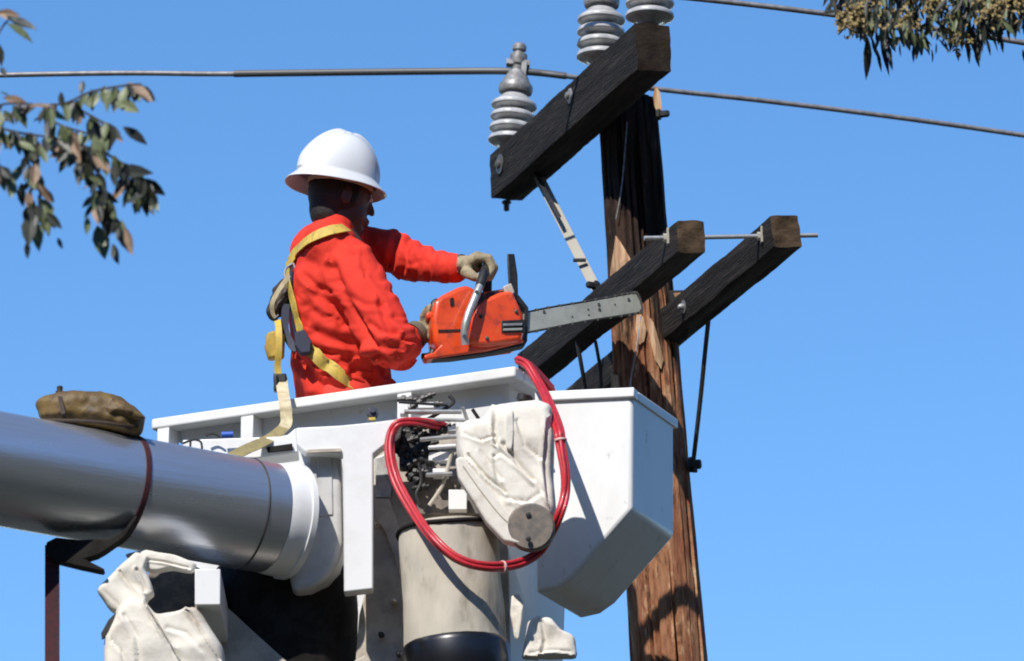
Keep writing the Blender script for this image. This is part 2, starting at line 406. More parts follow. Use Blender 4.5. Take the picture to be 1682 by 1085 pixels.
# torn pale splinters
for poly in ([(1011, 386), (1020, 398), (1034, 422), (1041, 434), (1030, 452), (1012, 470), (1001, 478), (1003, 440), (1008, 410)],
             [(1046, 508), (1056, 520), (1062, 540), (1058, 560), (1050, 566), (1044, 540)],
             [(1062, 515), (1074, 530), (1083, 562), (1090, 590), (1086, 606), (1076, 590), (1068, 560)],
             [(1003, 612), (1016, 616), (1020, 650), (1004, 652)]):
    bm = B(); n0 = []; N = len(poly)
    cx = sum(p[0] for p in poly)/N; cy = sum(p[1] for p in poly)/N
    cvt = bm.verts.new(P(cx, cy, poleY(cx, cy)-.016)); e1 = [bm.verts.new(P(x, y, poleY(x, y)-.008-.003*random.random())) for x, y in poly]
    e2 = [bm.verts.new(P(x, y, poleY(x, y)+.02)) for x, y in poly]
    for i in range(N): bm.faces.new((cvt, e1[i], e1[(i+1) % N])); bm.faces.new((e1[i], e2[i], e2[(i+1) % N], e1[(i+1) % N]))
    obj('splinter', bm, 'rawwood', pole, smooth=False)
# ground wire down the face
bm = B(); gp = [P(1030, 200, poleY(1030, 200)-.006), P(1022, 300, poleY(1022, 300)-.008), P(1012, 360, poleY(1012, 360)-.01), P(1052, 520, poleY(1052, 520)-.01), P(1046, 570, poleY(1046, 570)-.012), P(1036, 632, poleY(1036, 632)-.015), P(1040, 700, poleY(1040, 700)-.01)]
tube(bm, catmull(gp[:3], 6), .0025, 8); obj('ground_wire', bm, 'capmetal', pole)
bm = B(); tube(bm, catmull(gp[3:], 6), .003, 8); obj('ground_wire', bm, 'steel', pole)

def arm(near, far, wpx, hpx, Yn, Yf, name='crossarm', mats=('arm', 'endgrain'), label=None, vtilt=0.0):
    a = P(near[0], near[1], Yn); b = P(far[0], far[1], Yf); d = (b-a)
    X = d.normalized(); H = V((1, X.x/-X.y if abs(X.y) > 1e-6 else 0, 0)); H = H-X*H.dot(X); H.normalize()
    H = (H+V((0, 0, vtilt))).normalized(); H = (H-X*H.dot(X)).normalized()
    Z = X.cross(H); Z = Z if Z.z > 0 else -Z
    S = .001843*(17+Yn)/17; wd = wpx*S/abs(H.x); hh = hpx*S/math.cos(EL)
    o = a-H*wd/2-Z*hh/2
    ob = gridbox(name, o, d, H*wd, Z*hh, 90, 8, 9, mats, pole, label=label)
    return ob, a, X, H, Z, wd, hh
A1 = arm((1135, 388), (872, 606), 47, 53, -.07, 1.50, vtilt=.05, label='lower crossarm with its near end cut square, on the worker side of the pole')
A2 = arm((1291, 380), (925, 684), 47, 53, -.02, 2.02, vtilt=.10, label='lower crossarm on the far side of the pole, sticking out to the right')
A3 = arm((1073, 77), (832, 292), 58, 79, .30, 1.66, vtilt=.04, mats=('arm', 'endgraindark'), label='thick upper crossarm that carries the insulators')
# tie rod through both lower arms
bm = B(); r1 = P(1058, 391, .0); r2 = P(1343, 386, .09)
tube(bm, [r1, r2], .0075, 10); obj('tie_rod', bm, 'steel', pole)
for px in (1097, 1251):
    bm = B(); c = P(px, 391-(px-1058)*5/285, (px-1058)/285*.09); dx = (r2-r1).normalized()
    cbox(bm, c, dx*.008, V((0, .05, 0)), V((0, 0, .052))); lathe(bm, c-dx*.014, dx, [(.014, 0), (.014, .028)], 6)
    obj('washer_plate', bm, 'brace', pole, bevel=.001)
# spacer block between pole and far arm
bm = B(); s0 = P(1104, 478, .72); bx_ = (P(1172, 474, .66)-s0)
prism(bm, [P(1098, 476, .86), P(1166, 474, .80), P(1162, 505, .80), P(1132, 540, .82), P(1112, 545, .86), P(1104, 520, .86)], V((0, .10, 0)))
obj('spacer_block', bm, ['arm'], pole, bevel=.006)
bm = B(); prism(bm, [P(1106, 481, .845), P(1140, 478, .80), P(1143, 492, .80), P(1128, 502, .83), P(1112, 494, .845)], V((0, .012, 0)))
obj('splinter', bm, 'rawwood', pole)
# bolts on arms / pole
def pbolt(px, py, Y, d, r=.010, h=.03, m='black'):
    bm = B(); bolt(bm, P(px, py, Y), d, r, h); obj('bolt', bm, m, pole)
toc = V((-.3, -.95, .05)).normalized()
X3, H3, Z3 = A3[2], A3[3], A3[4]
def onarm(A, t, s, off=0.0):   # t metres from near end, on the worker-side face, height s
    return A[1]+A[2]*t-A[3]*(A[5]/2+off)+A[4]*s
Ls = (P(832, 292, 1.66)-A3[1]).length
bm = B(); lathe(bm, onarm(A3, Ls-.11, .012, .003), -H3, [(.034, 0), (.034, .003), (.016, .004), (.016, .010), (.008, .016)], 20); obj('bolt', bm, 'armor', pole)
bm = B(); lathe(bm, onarm(A3, .62, .03, .003), -H3, [(.026, 0), (.020, .004), (.012, .005), (.012, .012), (.006, .016)], 20); obj('bolt', bm, 'capmetal', pole)
for A, t in ((A2, .8),):
    bm = B(); lathe(bm, onarm(A, t, -.005, .001), -A[3], [(.022, 0), (.022, .003), (.011, .004), (.011, .012), (.006, .02)], 16); obj('bolt', bm, 'capmetal', pole)
pbolt(832, 330, 1.62, V((0, 0, -1)), .010, .035); pbolt(1080, 188, .93, V((.9, -.3, 0)), .012, .04); pbolt(981, 470, .93, V((-.8, -.5, 0)), .012, .04)
pbolt(1132, 763, .97, V((1, -.2, 0)), .016, .04)
# flat pale brace, with a black strip painting the angle's shadow at its top
bm = B(); b0 = P(884, 288, 1.42); b1 = P(979, 474, .98); dd = (b1-b0); D_ = dd.normalized(); Wd = D_.cross(F).normalized()
cbox(bm, lerp(b0, b1, .5), dd, Wd*.034, F*.009); obj('brace', bm, 'brace', pole, bevel=.001)
bm = B(); e0 = P(880, 270, 1.40); e1 = P(926, 354, 1.17); cbox(bm, lerp(e0, e1, .5)+Wd*-.014, e1-e0, Wd*.012, F*.03); obj('brace_shadow', bm, 'black', pole)
bm = B(); cbox(bm, P(952, 427, 1.05), V((.042, 0, 0)), V((0, .02, 0)), V((0, 0, .007))); obj('clamp', bm, 'black', pole)
# thin rods under the lower arms
for pts, r in (([(1170, 470, .70), (1160, 560, .80), (1150, 660, .88), (1138, 765, .95)], .0075),
               ([(948, 560, .93), (955, 600, .95), (962, 640, 1.0)], .007), ([(978, 560, .9), (985, 600, .95), (988, 640, 1.0)], .006)):
    bm = B(); tube(bm, catmull([P(*p) for p in pts], 5), r, 10); obj('brace_rod', bm, 'black', pole)
bm = B(); tube(bm, [P(1141, 757, .96), P(1141, 775, .96)], .010, 8); obj('rod_end', bm, 'black', pole)
bm = B(); prism(bm, [P(1076, 140, .96), P(1084, 150, .96), P(1088, 180, .96), P(1078, 186, .96), P(1072, 160, .96)], V((0, .03, 0))); obj('splinter', bm, 'rawwood', pole)

# insulators: built once, copied
def insulator():
    root = bpy.data.objects.new('insulator', None); C.objects.link(root); ORG[root.name] = V((0, 0, 0)); root.empty_display_size = .05
    u = .0020; Zz = V((0, 0, 1)); O0 = V((0, 0, 0))
    bm = B(); prof = [(14, 0), (20, 5), (26, 8)]
    for i in range(4):
        z0 = 10+i*21
        prof += [(31, z0-1.5), (37, z0), (39, z0+2), (39.3, z0+5), (38.3, z0+8), (34, z0+11), (27, z0+13), (23, z0+15.5), (22, z0+17.5)]
    z0 = 10+63; prof = prof[:-3]+[(28, z0+16), (22, z0+22), (19, z0+27), (18, z0+46)]
    lathe(bm, O0, Zz, [(a*u, b*u) for a, b in prof], 56)
    parts = [obj('porcelain_body', bm, 'porcelain', root)]
    bm = B(); lathe(bm, O0, Zz, [(r*u, z*u) for r, z in ((20, 100), (28, 101), (29.5, 106), (29, 112), (24, 120), (20, 128), (14, 140))], 32); parts.append(obj('metal_cap', bm, 'capmetal', root))
    bm = B()
    lathe(bm, O0, Zz, [(r*u, z*u) for r, z in ((10, 138), (11, 150), (14, 152), (15, 158), (15, 170), (9, 173), (8, 176), (12, 178), (12, 186), (9, 190))], 14)
    cbox(bm, V((0, 0, 154*u)), V((40*u, 0, 0)), V((0, 20*u, 0)), V((0, 0, 9*u)))
    cbox(bm, V((11*u, 0, 140*u)), V((9*u, 0, 0)), V((0, 24*u, 0)), V((0, 0, 32*u)))
    parts.append(obj('wire_clamp', bm, 'capmetal', root, bevel=.001))
    bm = B(); lathe(bm, O0, Zz, [(8*u, -28*u), (8*u, 0), (14*u, 1*u), (14*u, 4*u)], 14); parts.append(obj('pin', bm, 'capmetal', root))
    return root, parts
ins0, iparts = insulator()
spots = [(P(838, 244, 1.58), R(5)), (P(986, 106, .74), R(1.5)), (P(1067, 40, .40), R(1))]
for i, (loc, tl) in enumerate(spots):
    if i == 0: r_ = ins0
    else:
        r_ = ins0.copy(); C.objects.link(r_)
        for p in iparts:
            c = p.copy(); C.objects.link(c); c.parent = r_
    r_.parent = pole; r_.location = loc-base; r_.rotation_euler = (0, tl, 0)
for (x, y, Y) in ((842, 247, 1.6),): pass

# ---------------------------------------------------------------- power lines
def line(name, pts, r, label, armor=None):
    bm = B(); pp = catmull([P(*p) for p in pts], 10); tube(bm, pp, r, 10); o = obj(name, bm, 'wire'); top(o, label, 'power line', 'power lines crossing the sky')
    if armor:
        bm = B(); tube(bm, catmull([P(*p) for p in armor], 10), r*1.35, 10); ORG[o.name] = V(o.location); obj('armor_rod', bm, 'armor', o)
    return o
line('power_line', [(-1400, 160, 1.6), (0, 123, 1.6), (380, 121, 1.6), (700, 117, 1.6), (850, 117, 1.58), (940, 126, 1.6), (1080, 146, 1.7), (1262, 166, 1.8), (1470, 192, 1.9), (1682, 222, 2.0), (2200, 300, 2.2), (3400, 520, 2.7)], .0092,
     'grey overhead wire clamped on the lowest insulator and running behind the pole', armor=[(384, 120.8, 1.6), (700, 117, 1.6), (850, 117, 1.58), (930, 124.5, 1.597)])
line('power_line', [(-600, -150, .3), (500, -60, .5), (900, -24, .58), (1140, -3, .62), (1400, 28, .7), (1682, 70, .8), (2200, 160, .95), (3400, 420, 1.4)], .0095,
     'grey overhead wire passing behind the blossom cluster at the top right')

# ---------------------------------------------------------------- aerial lift
DY = 0.0
psi = R(27); XF = V((math.cos(psi), -math.sin(psi), 0)); XE = V((math.sin(psi), math.cos(psi), 0)); Z = V((0, 0, 1))
A = P(846, 600, 0.0)
lift = thing('aerial_lift', 'white aerial lift platform with silver tubular boom below the worker', 'aerial lift', A-XF*.6-Z*1.07)
FL, EW, DP = 1.275, .53, 1.12
bucket = None
def shell(o, ax, ay, z0, z1, t, taper=0.0):
    """open-topped tub: outer o..o+ax,o+ay, from z0 (top) to z1"""
    bm = B(); a, b = ax.normalized(), ay.normalized(); L, W = ax.length, ay.length
    def ring(ins, z, rr=.03):
        out = []
        for (sx, sy, a0) in ((0, 0, 180), (1, 0, 270), (1, 1, 0), (0, 1, 90)):
            cx = L*sx+(ins+rr)*(1-2*sx); cy = W*sy+(ins+rr)*(1-2*sy)
            for k in range(5):
                an = R(a0+k*22.5); out.append(bm.verts.new(o+a*(cx+rr*math.cos(an))+b*(cy+rr*math.sin(an))+Z*z))
        return out
    rs = [ring(taper, z1), ring(0, z0), ring(t, z0), ring(t+taper, z1+t)]
    for p, q in zip(rs, rs[1:]):
        n = len(p)
        for k in range(n): bm.faces.new((p[k], p[(k+1) % n], q[(k+1) % n], q[k]))
    bm.faces.new(rs[0][::-1]); bm.faces.new(rs[-1]); return bm
lip = .062
O1 = A-XF*(FL)+XF*0+XE*lip       # outer left-front corner of the tub (rim sticks out by lip)
O1 = A-XF*(FL-lip)-XF*0+XE*lip-XF*lip
bucket = obj('bucket', shell(O1+XF*lip, XF*(FL-2*lip), XE*(EW-lip), -.012, -DP, .02, .03), 'white', lift, bevel=.003)
# rim as four butted rails
def rail(bm, p, q, wdir, w_, h_): 
    box(bm, p, q-p, wdir*w_, Z*-h_)
bm = B(); RH = .036
T0 = A-XF*FL
box(bm, T0, XF*FL, XE*lip, -Z*RH)
box(bm, T0+XE*EW, XF*FL, XE*lip, -Z*RH)
box(bm, T0+XE*lip, XF*lip, XE*(EW-lip), -Z*RH)
box(bm, T0+XF*(FL-lip)+XE*lip, XF*lip, XE*(EW-lip), -Z*RH)
obj('rim', bm, 'white', bucket, bevel=.008)
for px, wd in ((395, 21), (661, 23), (250, 20)):
    t = (845-px)/483.0; bm = B(); c = A-XF*t+XE*.002
    box(bm, c-XF*(wd/2*.0021), XF*(wd*.0021), XE*lip*1.05, -Z*(.10 if px > 600 else .085)); bm.verts.ensure_lookup_table()
    for v in bm.verts:
        v.co -= Z*RH
    obj('rib', bm, 'whitepaint', bucket, bevel=.003)
# side box with chamfered underside
yb = P(1038, 645, -.12)
XB = V((math.cos(R(17)), -math.sin(R(17)), 0)); XR = V((math.sin(R(23)), math.cos(R(23)), 0))
def fp(px, py):   # point in the box's front plane seen at a pixel
    r = (F+V(((px-841)/KP, 0, 0))+UP*((542.5-py)/KP)); n = V((XB.y, -XB.x, 0)); t = (yb-CAM).dot(n)/r.dot(n); return CAM+r*t
depth = .345
poly = [(880, 655), (1038, 648), (1038, 836), (940, 948), (915, 966), (880, 974)]
bm = B(); prism(bm, [fp(*p) for p in poly], XR*depth)
sb = obj('side_box', bm, 'white', lift, bevel=.012)
bm = B(); q0 = fp(880, 655); q1 = fp(1038, 648)
nB = V((-XB.y, XB.x, 0))
box(bm, q0-nB*.012+Z*.020, (q1-q0)+XB*.010, nB*.05, -Z*.030)
box(bm, q1-nB*-.040+XB*-.040+Z*.020, XB*.05, XR*(depth-.02), -Z*.030)
obj('rim', bm, 'whitepaint', sb, bevel=.004)
# ---- boom
a0 = P(0, 770, -.72); a1 = P(505, 862, -.22); bd = (a1-a0).normalized()
BR = .1635
def bpt(px):   # axis point at image x
    t = (px-0)/505.0; return lerp(a0, a1, t)
bm = B(); far_l = a0-bd*2.3
prof = [(BR, 0)]; Lb = 1
seg = 96; tube(bm, [lerp(far_l, bpt(436), i/40) for i in range(41)], BR, seg)
boom = obj('boom', bm, 'boom', lift)
bm = B(); lathe(bm, bpt(397), bd, [(BR+.0015, 0), (BR+.003, .003), (BR+.0015, .006)], 96); obj('seam', bm, 'seam', boom)
bm = B(); L2 = (bpt(470)-bpt(437)).length
lathe(bm, bpt(437), bd, [(BR-.001, 0), (BR+.001, .008), (BR+.003, L2*.5), (BR+.004, L2*.96), (BR+.009, L2*.98), (BR+.009, L2+.016), (BR-.004, L2+.018)], 96)
obj('boom_tip', bm, 'whitepaint', lift)
# elbow of the boom outside the frame and the lower boom to the ground
bm = B(); kz = far_l+bd*.05
ball(bm, kz, .24, 3); obj('boom_elbow', bm, 'whitepaint', lift)
bm = B(); tube(bm, [kz, V((kz.x-1.2, kz.y-.6, 1.1))], [.17, .2], 32); obj('lower_boom', bm, 'whitepaint', lift)
# housing below the tip; its black paints the shade under the boom
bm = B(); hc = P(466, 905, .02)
lathe(bm, hc-Z*.44, Z, [(.19, 0), (.22, .03), (.225, .25), (.215, .36), (.15, .44)], 64); obj('shade_housing', bm, 'dark', lift)
# grey casting between tip and T bracket
bm = B(); pprism(bm, [(500, 736), (560, 734), (564, 890), (556, 922), (538, 948), (510, 966), (482, 972), (474, 940), (495, 890)], -.26, .26); obj('tip_casting', bm, 'castgrey', lift, bevel=.018)
bm = B(); pprism(bm, [(521, 745), (545, 744), (547, 845), (523, 848)], -.265, .02); obj('stiffener', bm, 'castgrey', lift, bevel=.003)
# ---- mounting bracket
bm = B()
fY = -.31
pprism(bm, [(486, 702), (560, 698), (640, 690), (660, 693), (656, 712), (622, 738), (613, 745), (613, 967), (565, 972), (563, 745), (500, 742), (488, 730)], fY, .06)
obj('mounting_bracket', bm, 'whitepaint', lift, bevel=.005)
# top plate going back from the bracket, to the tub
bm = B(); pprism(bm, [(300, 722), (470, 716), (486, 702), (490, 742), (420, 752), (330, 752), (300, 745)], -.02, .10); obj('shelf', bm, 'whitepaint', lift, bevel=.004)
bm = B(); pprism(bm, [(437, 734), (480, 728), (481, 738), (440, 742)], -.035, .01); obj('slot', bm, 'dark', lift)
bm = B(); pprism(bm, [(505, 738), (560, 736), (560, 741), (505, 743)], fY-.01, .01); obj('slot', bm, 'greyplate', lift)
# grey web plates behind the leg
bm = B(); pprism(bm, [(613, 745), (664, 700), (760, 700), (835, 900), (842, 1200), (575, 1200), (590, 1010), (600, 972), (613, 967)], -.13, .03)
web = obj('web_plate', bm, 'greyplate', lift, bevel=.003)
bm = B(); pprism(bm, [(617, 752), (640, 742), (643, 800), (641, 816), (617, 816)], -.15, .02); obj('stiffener', bm, 'steel', lift, bevel=.002)
bm = B(); pprism(bm, [(616, 818), (640, 818), (657, 868), (658, 945), (632, 870), (616, 850)], -.15, .02); obj('stiffener', bm, 'greyplate', lift, bevel=.002)
for px, py in ((620, 862), (648, 988), (627, 1043), (393, 1065), (656, 1075)):
    bm = B(); bolt(bm, P(px, py, -.14 if px > 500 else -.18), V((-.2, -1, 0)), .006, .025); obj('bolt', bm, 'bolt' if py < 1000 else 'black', lift)
# bracket on the left, below the boom
bm = B(); pprism(bm, [(320, 934), (362, 934), (362, 993), (320, 993)], -.66, .46); obj('end_plate', bm, 'whitepaint', lift, bevel=.003)
bm = B(); pprism(bm, [(245, 925), (322, 930), (362, 950), (362, 1000), (345, 1000), (380, 1040), (405, 1200), (300, 1200), (240, 1010)], -.16, .05); obj('web_plate', bm, 'grime', lift, bevel=.003)
bm = B(); pprism(bm, [(330, 996), (366, 990), (420, 1040), (470, 1085), (520, 1120), (600, 1075), (640, 1120), (660, 1300), (360, 1300)], -.21, .04); obj('web_plate', bm, 'greyplate', lift, bevel=.003)

# ---- lower sleeve with black cap
slv = thing('sleeve_drum', 'stained beige canvas sleeve over a drum with a round black bottom cap', 'drum', P(750, 1060, -.33))
sc0 = P(749, 1062, -.30); tp = P(735, 868, -.30); ax = (tp-sc0).normalized(); Hs = (tp-sc0).length
bm = B(); seg = 72; rr = []
lay = None
rings = []
uu = ax.cross(V((0, 1, .1))).normalized(); vv = ax.cross(uu)
for i in range(34):
    t = i/33; h = t*Hs; r = .150-.006*t; ring = []
    for k in range(seg):
        a = 2*math.pi*k/seg; rr_ = r*(1+.03*noise.noise(V((math.cos(a)*2.5, math.sin(a)*2.5, h*9)))+.015*noise.noise(V((math.cos(a)*8, math.sin(a)*8, h*14))))
        if t > .94: rr_ *= 1-.02*((t-.94)/.06)
        ring.append(bm.verts.new(sc0+ax*h+(uu*math.cos(a)+vv*math.sin(a))*rr_))
    rings.append(ring)
for a, b in zip(rings, rings[1:]):
    for k in range(seg): bm.faces.new((a[k], a[(k+1) % seg], b[(k+1) % seg], b[k]))
bm.faces.new(rings[-1]); obj('sleeve', bm, 'canvasgrey', slv)
bm = B(); lathe(bm, sc0-ax*.13, ax, [(.13, 0), (.150, .01), (.157, .04), (.158, .12), (.153, .136), (.148, .14)], 72); obj('bottom_cap', bm, 'cap', slv)
bm = B(); ringp = []
for k in range(48):
    a = 2*math.pi*k/48; ringp.append(sc0+ax*(Hs*.97)+(uu*math.cos(a)+vv*math.sin(a))*.1475+Z*.004*math.sin(3*a))
tube(bm, ringp, .0065, 10, closed=True); obj('drawstring', bm, 'dark', slv)

# ---- canvas cover over the controls
bm = B()
pillow(bm, [(750, 706), (763, 694), (792, 690), (808, 668), (846, 662), (884, 658), (906, 668), (911, 720), (909, 790), (915, 850), (905, 880), (880, 900), (845, 885), (820, 858), (796, 838), (772, 800), (750, 750)], -.37, .085, .10, amp=.005, ns=12, hard=True, rings=34, n=8)
cc = pobj('canvas_cover', bm, 'canvas', None, [([(768, 748), (798, 782), (830, 808)], 3.5, .014), ([(832, 818), (866, 824), (892, 806)], 5, .006), ([(828, 728), (850, 758), (876, 786)], 6, .014), ([(814, 668), (812, 700), (814, 728)], 4, .014),
    ([(902, 690), (896, 760), (902, 820)], 6, .012), ([(762, 712), (790, 722), (812, 716)], 4, .006), ([(850, 690), (862, 730), (888, 752)], 5, .007), ([(812, 748), (822, 742), (850, 764), (884, 794), (895, 812)], 5, .007), ([(812, 750), (818, 790), (836, 818)], 5, .006), ([(790, 742), (812, 770), (824, 786)], 5, .006)])
top(cc, 'off-white canvas cover draped over the controls inside the red hose loop', 'cover'); ORG[cc.name] = V(cc.location)
bm = B(); pprism(bm, [(748, 752), (760, 748), (800, 798), (836, 840), (862, 856), (856, 894), (828, 888), (798, 856), (770, 810), (752, 782)], -.475, .05); obj('flap', bm, 'canvas', cc, bevel=.007)
bm = B(); tube(bm, catmull([P(760, 764, -.477), P(790, 806, -.477), (P(822, 846, -.477)), P(848, 868, -.477)], 5), .0016, 6); obj('seam', bm, 'canvasgrey', cc)
bm = B(); pillow(bm, [(829, 674), (842, 671), (845, 705), (840, 742), (831, 738)], -.452, .010, .02, amp=.003, ns=30, hard=True); obj('pleat', bm, 'canvas', cc)
bm = B(); nrm = V((-.05, -1, -.12)).normalized(); lathe(bm, P(873, 868, -.44), nrm, [(.070, 0), (.070, .035), (.064, .042), (.02, .043)], 40)
for py in (845, 885): lathe(bm, P(868, py, -.487), nrm, [(.008, 0), (.008, .004), (.004, .005)], 10, 1)
obj('end_cap', bm, ['grime', 'black'], cc)
# lower right loose canvas
bm = B(); pillow(bm, [(866, 1022), (884, 1012), (908, 1016), (922, 1036), (944, 1046), (948, 1082), (900, 1084), (856, 1084), (862, 1050)], -.30, .03, .03, amp=.006, ns=18, hard=True)
top(pobj('canvas_bag', bm, 'canvas', None, [([(890, 1020), (896, 1050), (888, 1082)], 5, .008), ([(870, 1072), (905, 1066), (940, 1070)], 4, .006)]), 'small greyish canvas bag hanging under the bucket, right of the black cap', 'bag')
bm = B(); pillow(bm, [(840, 978), (852, 975), (862, 992), (858, 1015), (852, 1052), (845, 1048), (838, 1010)], -.30, .010, .01, amp=.003, ns=30, hard=True)
top(obj('rag', bm, 'canvas'), 'thin white rag hanging beside the beige sleeve', 'rag')

# ---- canvas bag on the left under the boom
bag = thing('canvas_bag', 'crumpled off-white canvas bag hanging below the boom at the lower left', 'bag', P(240, 1040, -.55))
bm = B(); pillow(bm, [(158, 970), (180, 946), (200, 926), (222, 908), (246, 912), (240, 935), (250, 962), (254, 978), (243, 985), (240, 1004), (205, 1010), (180, 1002)], -.60, .035, .04, amp=.007, ns=16, hard=True, rings=26)
pobj('upper_flap', bm, 'canvas', bag, [([(196, 938), (212, 960), (232, 985)], 3, .010), ([(225, 935), (234, 955), (238, 970)], 4, .008)])
bm = B(); pillow(bm, [(204, 910), (240, 903), (290, 912), (324, 926), (320, 940), (285, 936), (250, 940), (222, 930)], -.585, .022, .03, amp=.005, ns=16, hard=True)
pobj('top_fold', bm, 'canvas', bag, [([(235, 918), (270, 922), (310, 932)], 3, .007)])
bm = B(); pillow(bm, [(192, 1002), (205, 988), (240, 986), (256, 1010), (290, 1008), (326, 998), (346, 1032), (368, 1066), (374, 1120), (250, 1160), (172, 1110), (170, 1048), (186, 1020)], -.61, .055, .05, amp=.008, ns=11, hard=True, rings=40, n=8)
pobj('sack', bm, 'canvas', bag, [([(240, 990), (262, 1030), (298, 1088)], 3.5, .012), ([(308, 1002), (334, 1040), (362, 1084)], 3.5, .012), ([(205, 1010), (225, 1045), (228, 1090)], 6, .008), ([(275, 1030), (305, 1038), (330, 1066)], 6, .006), ([(180, 1048), (200, 1070), (208, 1100)], 4, .008)])
bm = B(); tube(bm, catmull([P(236, 985, -.668), P(262, 1026, -.675), P(298, 1086, -.68), P(306, 1100, -.68)], 6), .0018, 6); obj('seam', bm, 'canvasgrey', bag)
bm = B(); pprism(bm, [(190, 1006), (197, 1008), (180, 1040), (167, 1048), (166, 1040), (178, 1018)], -.64, .02); obj('buckle', bm, 'black', bag)

# ---- control valve cluster
cv = thing('control_valve', 'dark oily hydraulic control valve with silver rods, left of the canvas cover', 'valve', P(690, 740, -.2))
bm = B()
for px, py, w_, h_ in ((672, 715, 38, 34), (680, 738, 44, 22), (668, 755, 24, 30), (694, 752, 20, 60)):
    cbox(bm, P(px, py, -.22), V((w_*.0018, 0, 0)), V((0, .07, 0)), V((0, 0, h_*.0019)))
obj('valve_body', bm, 'black', cv, bevel=.006)
random.seed(3)
for px, py, r in ((676, 762, 12), (690, 742, 12), (706, 716, 11), (664, 746, 10), (672, 724, 11), (686, 716, 10), (698, 758, 9), (680, 786, 10), (712, 742, 8), (664, 700, 9), (732, 700, 7), (700, 652, 8), (668, 656, 9), (684, 664, 8), (694, 700, 9), (720, 706, 9), (705, 730, 10), (688, 775, 9), (660, 735, 11), (680, 700, 8), (712, 664, 8), (724, 710, 7), (692, 800, 9), (656, 708, 8)):
    bm = B(); d = V((random.choice((-1, 1, 1)), random.uniform(-.5, 0), random.uniform(-.8, .5))).normalized(); r *= .82
    lathe(bm, P(px, py, -.25)-d*.016, d, [(r*.0010, -.012), (r*.0012, .0), (r*.0018, .001), (r*.0018, .012), (r*.0011, .013), (r*.0011, .022), (r*.0016, .023), (r*.0016, .034), (r*.0008, .035), (r*.0008, .046)], 8); obj('fitting', bm, 'black', cv)
for p, q, r, m_ in (((664, 676), (758, 676), 4, 'steel'), ((668, 688), (768, 690), 3, 'steel'), ((690, 722), (752, 716), 4, 'steel'), ((704, 735), (748, 732), 3.5, 'whitepaint'), ((655, 660), (735, 665), 2.5, 'black'),
                    ((700, 780), (742, 778), 4, 'steel'), ((760, 668), (768, 692), 3, 'steel'), ((776, 672), (788, 690), 3, 'black')):
    bm = B(); tube(bm, [P(*p, -.29), P(*q, -.27)], r*.0018, 10); obj('control_rod', bm, m_, cv)
for px, py, w_, h_ in ((722, 752, 36, 14), (724, 778, 26, 12), (752, 823, 30, 32), (664, 672, 14, 20), (700, 668, 26, 10), (742, 700, 14, 20)):
    bm = B(); cbox(bm, P(px, py, -.24), V((w_*.0018, 0, 0)), V((0, .04, 0)), V((0, 0, h_*.0019))); obj('control_block', bm, 'whitepaint', cv, bevel=.002)
for pts in ([(688, 760), (692, 790), (684, 812), (690, 830)], [(700, 690), (730, 672), (745, 660), (738, 650)], [(655, 720), (645, 745), (652, 790), (672, 815)], [(705, 830), (725, 800), (735, 770), (742, 740)]):
    bm = B(); tube(bm, catmull([P(x, y, -.26) for x, y in pts], 6), .006, 8); obj('tube_line', bm, 'black' if pts[0][0] != 705 else 'canvasgrey', cv)
bm = B(); cbox(bm, P(735, 815, -.19), V((.20, 0, 0)), V((0, .03, 0)), V((0, 0, .12))); obj('back_block', bm, 'grime', cv, bevel=.005)
# small connector by the hose
cn = thing('hose_coupling', 'small black coupling with an orange collar beside the red hose', 'coupling', P(858, 662, -.2))
bm = B(); lathe(bm, P(852, 680, -.16), V((.3, -.1, 1)), [(.018, 0), (.02, .012), (.014, .014), (.014, .04), (.02, .042), (.02, .06), (.009, .064)], 14); ball(bm, P(866, 657, -.16), .018, 2); obj('coupling_body', bm, 'black', cn)
bm = B(); lathe(bm, P(866, 680, -.17), V((.9, -.1, .3)), [(.011, 0), (.011, .02)], 12); obj('collar', bm, 'orange', cn)
# small things on the shelf
bm = B(); tube(bm, [P(364, 714, -.06), P(383, 713, -.06)], .0095, 12); top(obj('blue_cap', bm, 'blue'), 'small blue plastic cap on the ledge behind the boom', 'cap')
for pts in ([(300, 728), (318, 722), (330, 726), (332, 742)], [(312, 744), (313, 724)], [(338, 716), (350, 712), (362, 718)]):
    bm = B(); tube(bm, catmull([P(x, y, -.05) for x, y in pts], 5), .0035, 8); obj('pipe_loop', bm, 'black', lift)
bm = B(); lathe(bm, P(612, 681, 0.0), V((0, -1, .2)), [(.017, 0), (.017, .02), (.008, .022), (.008, .03)], 12); obj('knob', bm, 'navy', lift)
bm = B(); cbox(bm, P(611, 688, -.02), V((.02, 0, 0)), V((0, .012, 0)), V((0, 0, .008))); obj('tag', bm, 'yellow', lift)

